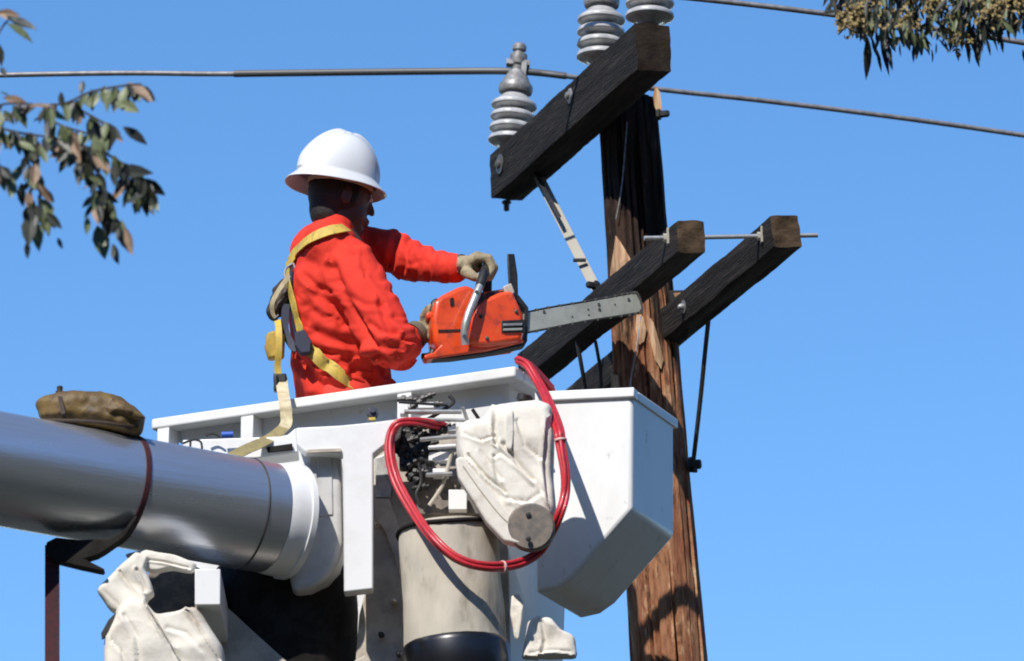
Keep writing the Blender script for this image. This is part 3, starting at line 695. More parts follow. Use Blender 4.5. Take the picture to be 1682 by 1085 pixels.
# ---- red hose bundle
hp = [(905, 640, .16), (872, 603, .07), (852, 592, -.015), (866, 600, -.055), (888, 636, -.12), (905, 672, -.30), (918, 705, -.44), (922, 730, -.46), (929, 775, -.47), (928, 810, -.47), (919, 842, -.48), (906, 872, -.44), (886, 905, -.40), (850, 926, -.44), (800, 931, -.50), (752, 918, -.52), (712, 884, -.50), (680, 840, -.42), (652, 790, -.36), (640, 745, -.34), (642, 712, -.33), (656, 694, -.33), (690, 692, -.30), (730, 700, -.24)]
hpts = catmull([P(*p) for p in hp], 8)
hose = thing('red_hose', 'loop of bundled red hoses hanging over the bucket rim in front of the controls', 'hose', hpts[20])
for j in range(4):
    bm = B(); pts = []
    for i, p in enumerate(hpts):
        t = (hpts[min(i+1, len(hpts)-1)]-hpts[max(i-1, 0)]).normalized(); u = t.cross(F).normalized(); v = t.cross(u)
        an = j*math.pi/2+.5+i*.020; pts.append(p+(u*math.cos(an)+v*math.sin(an))*(.0085+.002*math.sin(i*.13+j)))
    tube(bm, pts, .0072, 10); obj('hose_line', bm, 'hose', hose)
for idx in (7, 14):
    c = hpts[idx*8-4] if idx == 14 else hpts[7*8-2]; i = idx*8-4 if idx == 14 else 7*8-2
    t = (hpts[i+1]-hpts[i-1]).normalized(); bm = B(); lathe(bm, c-t*.003, t, [(.0178, 0), (.0185, .001), (.0185, .005), (.0178, .006)], 20); obj('cable_tie', bm, 'tie', hose)

# ---- strap, buckle and pouch on the boom
def ringpath(px, r, a_from, a_to, n=40, lean=0.0):
    c = bpt(px); u = bd.cross(F).normalized(); u = u if u.z > 0 else -u; v = bd.cross(u); v = v if v.y < 0 else -v   # u up, v to the viewer
    return [(c+(u*math.cos(R(a))+v*math.sin(R(a)))*r+bd*lean*math.cos(R(a)), (u*math.cos(R(a))+v*math.sin(R(a)))) for a in [a_from+(a_to-a_from)*i/n for i in range(n+1)]]
def ribbon(bm, pn, wdt, th, wdir=None):
    ring = []
    n = len(pn)
    for i, (p, nn) in enumerate(pn):
        t = (pn[min(i+1, n-1)][0]-pn[max(i-1, 0)][0]).normalized(); s = t.cross(nn).normalized()*wdt/2; h = nn.normalized()*th
        ring.append([bm.verts.new(p-s), bm.verts.new(p+s), bm.verts.new(p+s+h), bm.verts.new(p-s+h)])
    for a, b in zip(ring, ring[1:]):
        for k in range(4): bm.faces.new((a[k], a[(k+1) % 4], b[(k+1) % 4], b[k]))
    bm.faces.new(ring[0][::-1]); bm.faces.new(ring[-1])
strap = thing('cargo_strap', 'dark red webbing strap cinched round the boom with its tail hanging down', 'strap', bpt(190))
bm = B(); ribbon(bm, ringpath(197, BR+.001, 0, 360, 72, .012), .017, .003); obj('webbing', bm, 'strapred', strap)
bm = B(); pprism(bm, [(76, 890), (92, 882), (130, 886), (180, 884), (205, 868), (222, 845), (226, 850), (205, 882), (172, 905), (160, 912), (140, 918), (172, 934), (168, 938), (130, 930), (90, 920), (76, 910)], -.66, .05); obj('ratchet_buckle', bm, 'dark', strap, bevel=.004)
bm = B(); tl = [(P(86, y, -.63+.004*math.sin(y*.02)), V((-.1, -1, 0))) for y in range(895, 1500, 20)]; ribbon(bm, tl, .042, .004); obj('strap_tail', bm, 'strapred', strap)
pouch = thing('tool_pouch', 'brown leather tool pouch strapped on top of the silver boom', 'pouch', P(150, 700, -.55))
bm = B(); pillow(bm, [(60, 660), (80, 648), (110, 644), (150, 644), (190, 650), (215, 664), (236, 682), (238, 690), (230, 716), (205, 716), (160, 706), (110, 697), (70, 690), (62, 676)], -.60, .07, .08, amp=.004, ns=16); obj('pouch_body', bm, 'leather', pouch)
bm = B(); pillow(bm, [(168, 658), (190, 654), (214, 666), (237, 686), (215, 688), (190, 680), (172, 680)], -.65, .025, .03, amp=.003, ns=30); obj('pouch_flap', bm, 'leather', pouch)
bm = B(); ribbon(bm, [(P(x, y, Y), V((0, -1, .3))) for x, y, Y in ((98, 640, -.62), (100, 660, -.675), (104, 680, -.677), (108, 697, -.65))], .012, .003); obj('pouch_strap', bm, 'leatherdark', pouch)
bm = B(); tube(bm, catmull([P(64, 690, -.655), P(110, 690, -.67), P(165, 693, -.672), P(200, 698, -.66), P(226, 700, -.63)], 6), .005, 8); obj('piping', bm, 'leatherdark', pouch)
bm = B(); lathe(bm, P(98, 648, -.62), Z, [(.012, 0), (.012, .01), (.008, .012), (.009, .024), (.004, .027)], 12); obj('toggle', bm, 'leatherdark', pouch)

# ---------------------------------------------------------------- person
zf = A.z-1.05
per = thing('person', 'worker in orange coveralls and white hard hat standing in the bucket holding a chainsaw', 'person', V((P(565, 640, .5).x, .52, zf)))
sh_near, el_near, wr_near = P(572, 432, .34), P(652, 572, .22), P(694, 546, .40)
sh_far, el_far, wr_far = P(606, 408, .66), P(668, 428, .62), P(752, 438, .40)
hd = P(561, 322, .50); fdir = V((math.cos(R(20)), math.sin(R(20)), -.16)).normalized()
rotH = fdir.to_track_quat('X', 'Z').to_matrix()
hip = P(566, 668, .53)
bm = B()
chain_caps(bm, [P(555, 375, .50), P(550, 420, .50), P(552, 500, .50), P(560, 590, .51), hip], [.055, .10, .12, .115, .12])
capsule(bm, P(550, 420, .38), P(556, 420, .62), .06, .06)
for s, ya in ((-.075, 0), (.1, 0)):
    h = hip+V((0, s, 0)); chain_caps(bm, [h, h+V((.03, 0, -.40)), V((h.x-.02, h.y, zf+.08)), V((h.x+.10, h.y, zf+.05))], [.085, .06, .045, .04])
chain_caps(bm, [sh_near, el_near, wr_near, P(706, 540, .385)], [.055, .042, .030, .03]); chain_caps(bm, [sh_far, el_far, wr_far, P(770, 440, .37)], [.055, .042, .030, .03])
# neck and head
capsule(bm, P(552, 385, .50), P(556, 345, .50), .060, .060)
ball(bm, hd+V((-.004, 0, .012)), 1, 3, (.098, .076, .105), rotH)
ball(bm, hd+rotH@V((.030, 0, -.052)), 1, 3, (.062, .056, .066), rotH)
ball(bm, hd+rotH@V((.062, 0, -.098)), 1, 3, (.028, .030, .022), rotH)
capsule(bm, hd+rotH@V((.088, 0, .012)), hd+rotH@V((.106, 0, -.028)), .009, .012)
ball(bm, hd+rotH@V((.092, 0, -.064)), 1, 2, (.012, .026, .007), rotH); ball(bm, hd+rotH@V((.090, 0, -.075)), 1, 2, (.012, .024, .007), rotH)
ball(bm, hd+rotH@V((.082, 0, .022)), 1, 2, (.014, .05, .009), rotH)
for s in (-1, 1):
    ball(bm, hd+rotH@V((-.006, s*.077, -.022)), 1, 3, (.018, .010, .033), rotH); ball(bm, hd+rotH@V((.080, s*.031, .004)), 1, 2, (.010, .013, .009), rotH)
body = finish('body', remesh(bm, .0065, 3), 'skin', per)
for s in (-1, 1):
    bm = B(); ball(bm, hd+rotH@V((.0855, s*.031, .003)), .0085, 2); obj('eye', bm, mat('eye', (.6, .6, .58), .2), body)
# hair
bm = B(); ball(bm, hd+rotH@V((-.018, 0, .004)), 1, 3, (.092, .081, .10), rotH); ball(bm, hd+rotH@V((-.044, 0, -.045)), 1, 3, (.046, .060, .050), rotH)
capsule(bm, hd+rotH@V((-.040, 0, -.05)), hd+rotH@V((-.036, 0, -.066)), .058, .057)
for s in (-1, 1): capsule(bm, hd+rotH@V((.030, s*.066, .01)), hd+rotH@V((.026, s*.068, -.032)), .013, .010)
finish('hair', remesh(bm, .006, 3), 'hair', per)
# coverall top
bm = B()
chain_caps(bm, [P(542, 402, .40), P(538, 470, .40), P(548, 560, .43), P(560, 680, .49)], [.085, .118, .112, .105])
chain_caps(bm, [P(556, 402, .60), P(556, 470, .62), P(560, 560, .60), P(566, 680, .58)], [.085, .120, .122, .115])
capsule(bm, P(530, 418, .50), P(536, 520, .50), .105, .118); capsule(bm, P(536, 520, .50), P(548, 650, .53), .118, .12)
capsule(bm, P(575, 470, .5), P(590, 640, .53), .11, .11)
capsule(bm, P(542, 412, .34), P(572, 432, .34), .082, .078); capsule(bm, P(572, 404, .66), P(606, 410, .66), .08, .074)
chain_caps(bm, [P(574, 436, .33), P(606, 500, .27), P(645, 566, .215), P(658, 576, .25), P(667, 562, .32)], [.088, .088, .080, .066, .050])
chain_caps(bm, [sh_far, P(640, 412, .64), el_far+V((0, 0, .004)), P(715, 436, .50), P(748, 440, .41)], [.072, .070, .064, .052, .046])
capsule(bm, P(546, 396, .50), P(549, 378, .50), .078, .071)   # collar
sh = remesh(bm, .006, 9)
FOLD = [([(548, 440), (560, 478), (585, 522), (605, 560), (636, 618)], 7, .026), ([(524, 482), (548, 500), (572, 520), (598, 552)], 9, .022), ([(505, 500), (535, 522), (565, 532)], 6, .012),
        ([(520, 545), (545, 556), (592, 566)], 7, .014), ([(535, 598), (560, 594), (590, 604)], 7, .016), ([(500, 600), (520, 625), (540, 640)], 6, .016), ([(585, 600), (570, 630)], 5, .012), ([(560, 612), (592, 640)], 6, .012),
        ([(648, 520), (664, 530), (690, 528)], 5, .012), ([(612, 566), (640, 572), (664, 566)], 5, .010), ([(616, 588), (640, 590), (652, 582)], 5, .010), ([(655, 470), (672, 500), (688, 520)], 7, .010), ([(630, 596), (660, 606), (690, 590)], 7, .014),
        ([(606, 382), (616, 412), (634, 440), (640, 455)], 6, .008), ([(652, 388), (645, 415), (638, 440)], 5, .014), ([(672, 398), (664, 425), (660, 445)], 5, .013), ([(694, 404), (684, 430), (684, 450)], 5, .010), ([(716, 410), (706, 432), (706, 452)], 4, .010),
        ([(560, 390), (580, 400), (606, 396)], 5, .008), ([(552, 462), (556, 466)], 5, .010), ([(600, 440), (622, 460), (640, 478)], 6, .006), ([(516, 420), (505, 470), (512, 520)], 8, .006), ([(735, 418), (730, 440), (734, 456)], 4, .008), ([(560, 540), (575, 570), (580, 590)], 6, .010)]
FOLD = [(a, b*1.15, c*.7) for a, b, c in FOLD]
FOLD += [([(500, 452), (520, 470), (545, 478)], 5, .008), ([(625, 500), (640, 540), (660, 556)], 6, .009), ([(575, 486), (600, 500), (625, 500)], 5, .006), ([(606, 530), (628, 545), (650, 545)], 5, .009), ([(492, 590), (505, 610), (512, 632)], 6, .007), ([(515, 575), (545, 580), (575, 586)], 6, .010), ([(626, 610), (650, 618), (680, 600)], 6, .012), ([(566, 590), (582, 612), (604, 622)], 5, .010)]
rc = random.Random(5)
for cx_, cy_, n_, sx_, sy_, an_ in ((650, 575, 9, 30, 22, 10), (560, 600, 9, 45, 28, 25), (520, 500, 6, 25, 40, 40), (630, 480, 5, 20, 40, 60), (690, 425, 8, 40, 18, 100), (590, 430, 3, 20, 20, 60)):
    for _ in range(n_):
        x0, y0 = cx_+rc.uniform(-sx_, sx_), cy_+rc.uniform(-sy_, sy_); a_ = R(an_+rc.gauss(0, 25)); L_ = rc.uniform(14, 34)
        FOLD.append(([(x0, y0), (x0+math.cos(a_)*L_*.5, y0+math.sin(a_)*L_*.5+rc.uniform(-3, 3)), (x0+math.cos(a_)*L_, y0+math.sin(a_)*L_)], rc.uniform(2.4, 4), rc.uniform(.0015, .0034)))
folds(sh, FOLD, amp=.0045, nscale=8)
shirt_bvh = BVHTree.FromPolygons([v.co.copy() for v in sh.vertices], [tuple(p.vertices) for p in sh.polygons])
finish('shirt', sh, 'shirt', per)
bm = B()
for s in (-.075, .1):
    h = hip+V((0, s, 0)); chain_caps(bm, [h, h+V((.03, 0, -.40)), V((h.x-.02, h.y, zf+.10))], [.10, .08, .07])
finish('trousers', remesh(bm, .012, 5), 'trousers', per)
for s in (-.075, .1):
    bm = B(); h = hip+V((0, s, 0)); capsule(bm, V((h.x-.05, h.y, zf+.05)), V((h.x+.14, h.y, zf+.04)), .05, .04); capsule(bm, V((h.x-.03, h.y, zf+.05)), V((h.x-.03, h.y, zf+.16)), .05, .055); finish('boot', remesh(bm, .01, 2), 'leatherdark', per)

# helmet
hf = V((math.cos(R(30)), math.sin(R(30)), 0)); hc = P(560, 297, .50)
hX = (hf-V((0, 0, .15))).normalized(); hY = V((0, 0, 1)).cross(hX).normalized(); hZ = hX.cross(hY)
Rl = Matrix.Rotation(R(5), 3, V((1, 0, 0))); hX = Rl@hX; hY = Rl@hY; hZ = Rl@hZ
helm = None; bm = B(); NA = 160; rings = []
prof = [('d', t) for t in (2, 8, 15, 22, 30, 38, 46, 54, 62, 70, 77, 83, 88)]+[('b', s) for s in (0, .15, .35, .6, .85, 1.0)]
for kind, t in prof:
    ring = []
    for k in range(NA):
        a = 2*math.pi*k/NA; ca, sa = math.cos(a), math.sin(a); back = max(0, -ca); fr = max(0, ca)
        Rx = .122; Ry = .108; R0 = 1/math.sqrt((ca/Rx)**2+(sa/Ry)**2)
        if kind == 'd':
            tt = R(t); r = R0*math.sin(tt)**.94; z = .158*math.cos(tt)**.92
            r += back**2*.026*(math.sin(tt)**5)
            y = r*sa
            rg = .012/(1+(y/.019)**8)*min(1, t/12)*(1-.3*(t > 80))   # centre ridge
            rg -= math.exp(-((abs(y)-.027)/.0050)**2)*.008*min(1, t/12)
            r += rg*math.sin(tt); z += rg*math.cos(tt)
        else:
            bw = .024+.008*fr+.012*back**3
            r = R0+back**2*.026+bw*t; z = .004-.024*t*(1+.45*back)-.010*abs(sa)*t
        ring.append(bm.verts.new(hc+hX*(r*ca)+hY*(r*sa)+hZ*z))
    rings.append(ring)
for a, b in zip(rings, rings[1:]):
    for k in range(NA): bm.faces.new((a[k], a[(k+1) % NA], b[(k+1) % NA], b[k]))
bm.faces.new(rings[0])
helm = obj('hard_hat', bm, 'helmet', per); sd_ = helm.modifiers.new('thick', 'SOLIDIFY'); sd_.thickness = .0045; sd_.offset = -1
ss = helm.modifiers.new('sub', 'SUBSURF'); ss.levels = 1; ss.render_levels = 1
bm = B(); ring = [(hc+hX*(.104*math.cos(a))+hY*(.088*math.sin(a))-hZ*.018, (hX*math.cos(a)+hY*math.sin(a))) for a in [2*math.pi*i/60 for i in range(61)]]
ribbon(bm, ring, .014, .003); obj('headband', bm, 'cream', helm)

# gloves
def glove(caps, label=None, cuff=None):
    bm = B()
    for c in caps:
        if len(c) == 2: chain_caps(bm, c[0], c[1])
        else: ball(bm, c[0], 1, 3, c[1], c[2])
    me = remesh(bm, .0036, 3); folds(me, [], amp=.003, nscale=30); o = finish('glove', me, 'glove', per, label=label)
    if cuff:
        bm = B(); tube(bm, cuff[0], cuff[1], 24); obj('cuff', bm, 'glovecuff', o)
    return o
# far (left) hand over the front handle; bar runs along Y at (797,432)
cap = []
cap.append(([P(752, 438, .40), P(766, 437, .385)], [.034, .036]))
for i in range(4):
    Yk = .335+i*.026; r = (.0125, .0135, .0135, .0125)[i]; ex = (0, 3, 2, -2)[i]
    cap.append(([P(766, 434, .355+i*.018), P(784, 424-i, Yk), P(800+ex, 425, Yk), P(808+ex, 440, Yk), P(802+ex, 455, Yk), P(794+ex, 457, Yk)], [.020, .0165, r*1.08, r, r*.95, r*.8]))
cap.append(([P(766, 446, .345), P(778, 454, .325), P(790, 457, .322), P(799, 452, .325)], [.019, .0155, .014, .0115]))
cap.append((P(773, 436, .375), (.036, .042, .030), Matrix.Identity(3)))
glove(cap, cuff=([P(751, 438, .41), P(760, 437, .395)], [.040, .038]))
# near (right) hand round the rear handle
cap = [([P(694, 546, .40), P(704, 536, .39)], [.034, .035]), (P(706, 534, .385), (.028, .036, .040), Matrix.Identity(3))]
for i in range(4):
    y = 516+i*12; Yk = .36; r = (.0130, .0135, .0130, .0115)[i]
    cap.append(([P(702, y+2, .372), P(712, y, .338), P(722, y+1, .342), P(727, y+3, .365), P(724, y+4, .385)], [.017, .0155, r, r*.95, r*.8]))
cap.append(([P(698, 520, .37), P(704, 508, .345), P(714, 502, .335), P(722, 502, .345)], [.018, .0155, .014, .012]))
glove(cap, cuff=([P(676, 554, .35), P(686, 547, .37)], [.048, .042]))

# harness straps laid on the coverall
def surf(px, py):
    d = (P(px, py, 1)-CAM).normalized(); hit = shirt_bvh.ray_cast(CAM, d)
    if hit[0] is None: return None
    n = hit[1]; n = n if n.dot(d) < 0 else -n; return hit[0], n
har = thing  # placeholder name reuse avoided below
def strap_on(path, wd, m, name='harness_strap', off=.003, parent=None):
    pp = catmull([V((x, y, 0)) for x, y in path], 8); pn = []
    for p in pp:
        s = surf(p.x, p.y)
        if s is None: continue
        pn.append((s[0]+s[1]*off, s[1]))
    for _ in range(3):
        pn = [pn[0]]+[((pn[i-1][0]+pn[i][0]*2+pn[i+1][0])/4, (pn[i-1][1]+pn[i][1]+pn[i+1][1]).normalized()) for i in range(1, len(pn)-1)]+[pn[-1]]
    bm = B(); ribbon(bm, pn, wd, .004); return obj(name, bm, m, parent or per)
h1 = strap_on([(566, 378), (540, 382), (510, 396), (490, 415), (479, 432)], .038, 'yellow', off=.008)
strap_on([(479, 430), (477, 445), (478, 462), (482, 480), (488, 505), (494, 530), (500, 552)], .032, 'yellow', off=.008)
strap_on([(498, 548), (508, 572), (532, 594), (556, 615), (576, 634), (590, 650)], .040, 'yellow', off=.008)
strap_on([(483, 440), (481, 470), (484, 520), (492, 566)], .020, 'navy', off=.006)
bm = B(); s = surf(504, 562) or (P(504, 562, .38), -F)
pprism(bm, [(484, 545), (500, 540), (512, 560), (510, 578), (494, 580), (484, 566)], s[0].y-.03, .035); obj('harness_pad', bm, 'navy', per, bevel=.004)
bm = B(); tube(bm, catmull([P(x, y, .40) for x, y in ((482, 432), (470, 440), (468, 455), (478, 462), (486, 450), (482, 432))], 6), .004, 8); obj('d_ring', bm, 'steel', per)

# lanyard with energy absorber behind the back
lan = thing('lanyard', 'yellow fall-arrest lanyard with dark pack hanging behind the worker down to the rim', 'lanyard', P(460, 640, .36))
bm = B(); pillow(bm, [(472, 458), (482, 466), (482, 495), (470, 518), (452, 520), (440, 508), (446, 485), (458, 464)], .40, .03, .03, amp=.006, ns=25); obj('dark_pouch', bm, 'leatherdark', lan)
bm = B(); ribbon(bm, [(p, -F) for p in catmull([P(476, 452, .36), P(462, 470, .345), P(448, 495, .345), P(448, 515, .36), P(456, 530, .37)], 6)], .014, .005); obj('webbing', bm, 'cream', lan)
bm = B(); tube(bm, catmull([P(444, 500, .36), P(440, 512, .35), P(448, 524, .36), P(458, 518, .36)], 6), .006, 8); obj('snap_hook', bm, 'black', lan)
bm = B(); pprism(bm, [(438, 545), (456, 540), (468, 548), (466, 585), (440, 588), (434, 568)], .34, .04); obj('energy_absorber', bm, 'gold', lan, bevel=.008)
bm = B(); ribbon(bm, [(p, -F) for p in catmull([P(456, 525, .365), P(458, 545, .32), P(458, 575, .32), P(456, 605, .34), P(460, 630, .34)], 6)], .020, .005); obj('webbing', bm, 'yellow', lan)
bm = B(); ribbon(bm, [(p, V((0, -1, .2))) for p in catmull([P(470, 500, .37), P(468, 540, .37), P(478, 565, .36), P(488, 575, .35)], 6)], .024, .005); obj('webbing', bm, 'navy', lan)
bm = B(); cbox(bm, P(460, 622, .32), V((.040, 0, 0)), V((0, .03, 0)), V((0, 0, .028))); cbox(bm, P(453, 630, .31), V((.012, 0, 0)), V((0, .03, 0)), V((0, 0, .05))); obj('rope_grab', bm, 'black', lan, bevel=.004)
cY = (lambda px: (845-px)/483.0*.454)
bm = B(); pn = [(p, n) for p, n in zip(catmull([P(462, 620, .33), P(465, 645, .26), P(468, 662, .14), P(470, 680, .125), P(468, 700, .10), P(440, 722, -.02), P(405, 738, -.10), P(378, 752, -.16)], 8), [V((0, -1, .25))]*80)]
ribbon(bm, pn[:34], .036, .004); obj('webbing', bm, 'cream', lan)
bm = B(); ribbon(bm, pn[33:], .036, .004); obj('webbing', bm, 'olive', lan)

# ---------------------------------------------------------------- chainsaw
saw = thing('chainsaw', 'orange chainsaw with long grey bar held against the lower crossarm', 'chainsaw', P(790, 540, .34))
Ys = .275; SLP = (740, .00075)
bm = B(); pprism(bm, [(714, 492), (728, 482), (752, 470), (766, 466), (783, 474), (783, 500), (774, 530), (770, 562), (762, 568), (722, 574), (712, 556), (710, 520)], Ys, .13); obj('rear_housing', bm, 'saw', saw, bevel=.016)
bm = B(); pprism(bm, [(786, 500), (796, 490), (822, 478), (842, 476), (852, 498), (860, 515), (861, 546), (856, 560), (800, 568), (768, 566), (772, 545), (776, 520)], Ys-.02, .15); obj('clutch_cover', bm, 'saw', saw, bevel=.014)
bm = B(); pprism(bm, [(790, 478), (832, 472), (850, 486), (850, 500), (788, 505)], Ys+.03, .10); obj('cylinder_cover', bm, 'saw', saw, bevel=.012)
bm = B(); pprism(bm, [(800, 480), (828, 477), (830, 484), (800, 489)], Ys+.02, .02); obj('air_slot', bm, 'black', saw)
bm = B(); pprism(bm, [(696, 583), (712, 578), (724, 566), (728, 548), (745, 556), (800, 562), (858, 552), (861, 561), (800, 576), (740, 584), (700, 590)], Ys+.0, .06); obj('lower_shell', bm, 'saw', saw, bevel=.006)
bm = B(); pprism(bm, [(706, 590), (740, 586), (800, 577), (860, 563), (861, 567), (800, 580), (742, 588)], Ys+.01, .045); obj('base_shadow', bm, 'black', saw)  # black strip paints the thin shadow under the saw body
# rear handle loop
bm = B(); tube(bm, catmull([P(x, y, .355) for x, y in ((728, 500), (716, 496), (711, 508), (711, 530), (711, 555), (712, 575), (706, 584), (694, 586))], 6), .0115, 12); obj('rear_handle', bm, 'black', saw)
bm = B(); pprism(bm, [(700, 514), (714, 508), (716, 520), (702, 524)], .335, .05); obj('handle_cover', bm, 'saw', saw, bevel=.006)
# front handle: bar wrapping from lower side over the top
fh = catmull([P(764, 566, Ys-.035), P(763, 545, Ys-.045), P(768, 520, Ys-.05), P(778, 494, Ys-.045), P(788, 470, Ys-.03), P(795, 448, Ys+.0), P(799, 438, Ys+.05), P(800, 440, Ys+.16)], 8)
bm = B(); tube(bm, fh[:34], .0125, 14); obj('front_handle', bm, 'steel', saw)
bm = B(); tube(bm, fh[32:]+[P(801, 450, Ys+.17), P(800, 490, Ys+.17)], .0145, 14); obj('handle_grip', bm, 'black', saw)
for i in (5, 28):
    bm = B(); lathe(bm, fh[i]-V((0, .013, 0)), V((0, -1, 0)), [(.006, 0), (.006, .003)], 8); obj('screw', bm, 'black', saw)
bm = B(); pprism(bm, [(784, 482), (795, 478), (800, 498), (790, 508), (782, 512)], Ys-.01, .10); obj('handle_mount', bm, 'black', saw, bevel=.004)
# chain brake guard
bm = B(); prism(bm, [P(x, y, Ys+.03) for x, y in ((833, 416), (845, 416), (850, 450), (851, 480), (848, 500), (838, 492), (836, 470))], V((0, .10, 0))); obj('hand_guard', bm, 'black', saw, bevel=.004)
bm = B(); pprism(bm, [(826, 470), (840, 464), (846, 480), (834, 492)], Ys+.0, .05); obj('guard_pivot', bm, 'greyplate', saw, bevel=.004)
# vents and nuts
bm = B(); pprism(bm, [(824, 526), (862, 524), (863, 545), (824, 546)], Ys-.024, .02); obj('nut_recess', bm, 'black', saw, bevel=.002)
for y in (531, 539):
    bm = B(); pprism(bm, [(827, y), (858, y-1), (858, y+2.6), (827, y+3.6)], Ys-.030, .01); obj('vent_fin', bm, 'steel' if y < 535 else 'sawbar', saw, bevel=.001)
bm = B(); pprism(bm, [(846, 490), (862, 506), (862, 560), (866, 560), (868, 505), (852, 484)], Ys+.02, .08); obj('bumper_spike', bm, 'black', saw)
bm = B(); pprism(bm, [(720, 541), (768, 540), (768, 543), (720, 545)], Ys-.003, .006); obj('panel_gap', bm, 'black', saw)
bm = B(); pprism(bm, [(739, 490), (745, 488), (746, 500), (740, 502)], Ys-.004, .006); obj('latch', bm, 'black', saw)
for x, y in ((790, 520), (848, 512), (800, 556)):
    bm = B(); lathe(bm, P(x, y, Ys-.018), V((0, -1, 0)), [(.006, 0), (.006, .006), (.002, .007)], 10); obj('screw', bm, 'black', saw)
# bar and chain
bar = [(852, 517), (900, 507), (960, 497), (1010, 488), (1037, 483), (1045, 483), (1051, 494), (1054, 506), (1050, 512), (1020, 517), (960, 526), (900, 538), (852, 547)]
bm = B(); pprism(bm, bar, Ys+.03, .008); obj('guide_bar', bm, 'sawbar', saw, bevel=.001)
bm = B(); cx_, cy_ = 950, 513; chp = [P(x, y+(-1.7 if y < cy_-(x-950)*.11 else 1.7), Ys+.034) for x, y in bar[:-1]+[bar[-1]]]
tube(bm, catmull(chp, 4), .0034, 6)
for i, p in enumerate(catmull(chp, 6)):
    if i % 2 == 0: cbox(bm, p, V((.010, 0, 0)), V((0, .007, 0)), V((0, 0, .008)))
obj('saw_chain', bm, 'chain', saw)
for x, y, r in ((893, 512, .006), (983, 500, .006), (984, 508, .006), (1032, 492, .006), (966, 508, .003), (967, 517, .003), (1010, 500, .003), (940, 520, .003)):
    bm = B(); lathe(bm, P(x, y, Ys+.0305), V((0, -1, 0)), [(r, 0), (r, .0015), (r*.4, .0016)], 12); obj('rivet', bm, 'black', saw)

SLP = None
# ---------------------------------------------------------------- trees
def leaf(bm, p, d, L, W, nrm, mi):
    d = d.normalized(); s = d.cross(nrm).normalized(); n = s.cross(d).normalized(); bend = random.uniform(-.18, .18)*L
    rows = [(0, .06), (.18, .62), (.42, 1), (.68, .78), (.88, .34), (1, .02)]; prev = None
    for t, w_ in rows:
        c = p+d*L*t+n*bend*t*t*1.2; a = bm.verts.new(c-s*W/2*w_+n*W*.12*w_); m_ = bm.verts.new(c-n*W*.05); b = bm.verts.new(c+s*W/2*w_+n*W*.12*w_)
        if prev:
            bm.faces.new((prev[0], prev[1], m_, a)).material_index = mi; bm.faces.new((prev[1], prev[2], b, m_)).material_index = mi
        prev = (a, m_, b)
random.seed(11)
YL = -3.2
tree = thing('eucalyptus_tree', 'leafy eucalyptus tree with drooping olive and dark leaves at the left edge', 'tree', V((-4.6, YL-.2, 0)))
bm = B(); tb = [V((-4.6, YL-.2, 0)), V((-4.5, YL-.2, 2.4)), V((-4.3, YL-.1, 4.6)), V((-4.1, YL, 6.6)), V((-4.0, YL, 9.2))]
tube(bm, catmull(tb, 8), [.20-.0045*i for i in range(33)], 24); obj('trunk', bm, 'bark', tree)
bm = B(); entry = P(-60, 190, YL)
tube(bm, catmull([V((-4.2, YL, 5.9)), V((-3.3, YL+.02, 6.9)), V((-2.5, YL, 7.2)), entry], 8), [.05-.0018*i for i in range(25)], 10)
tw = [[(-60, 190), (20, 215), (80, 225), (140, 240), (190, 262), (215, 300), (238, 318)], [(-60, 190), (10, 170), (70, 172), (110, 168), (150, 150), (205, 140), (232, 138)],
      [(60, 222), (60, 270), (66, 320), (70, 350)], [(140, 240), (158, 280), (170, 320), (185, 350), (200, 370)], [(20, 215), (40, 250), (52, 290), (45, 340)], [(90, 225), (120, 250), (150, 290), (160, 340)],
      [(-60, 190), (-20, 120), (-5, 60), (15, 30)], [(110, 168), (150, 190), (185, 210)], [(0, 180), (-10, 240), (0, 290)], [(190, 262), (225, 285), (245, 300)], [(70, 172), (90, 200), (130, 215), (170, 225)]]
for t_ in tw: tube(bm, catmull([P(x, y, YL+random.uniform(-.08, .08)*0) for x, y in t_], 5), .0028, 6)
# further boughs outside the frame
for k in range(14):
    z0 = random.uniform(4.5, 9); a = random.uniform(0, 6.28); st = V((-4.15, YL, z0)); en = st+V((math.cos(a)*1.3, math.sin(a)*1.3, random.uniform(.2, .9)))
    if en.x > -2.4: en.x = -3.0
    tube(bm, [st, lerp(st, en, .5)+V((0, 0, .12)), en], [.04, .025, .01], 8)
obj('branch', bm, 'twig', tree)
bm = B(); S_ = .001843*(17+YL)/17
def hang(x, y, Lp=None, ang=None, mi=None, Y=YL, wf=.42):
    Lp = Lp or random.uniform(26, 46); ang = random.gauss(0, 28) if ang is None else ang
    d = V((math.sin(R(ang)), random.uniform(-.35, .35), -math.cos(R(ang))))
    mi = random.choice((0, 0, 0, 1, 1, 1, 1, 2) if mi is None else (mi,))
    nrm = V((random.uniform(-.9, .9), -1, random.uniform(-.5, .9))).normalized()
    leaf(bm, P(x, y, Y+random.uniform(-.12, .12)), d, Lp*S_, Lp*wf*S_*random.uniform(.8, 1.15), nrm, mi)
for t_ in tw[:6]+tw[7:]:
    pts = catmull([V((x, y, 0)) for x, y in t_], 5)
    for i, p in enumerate(pts):
        if p.x < -40: continue
        for _ in range(random.choice((1, 1, 2, 2))): hang(p.x+random.uniform(-6, 6), p.y+random.uniform(-4, 4))
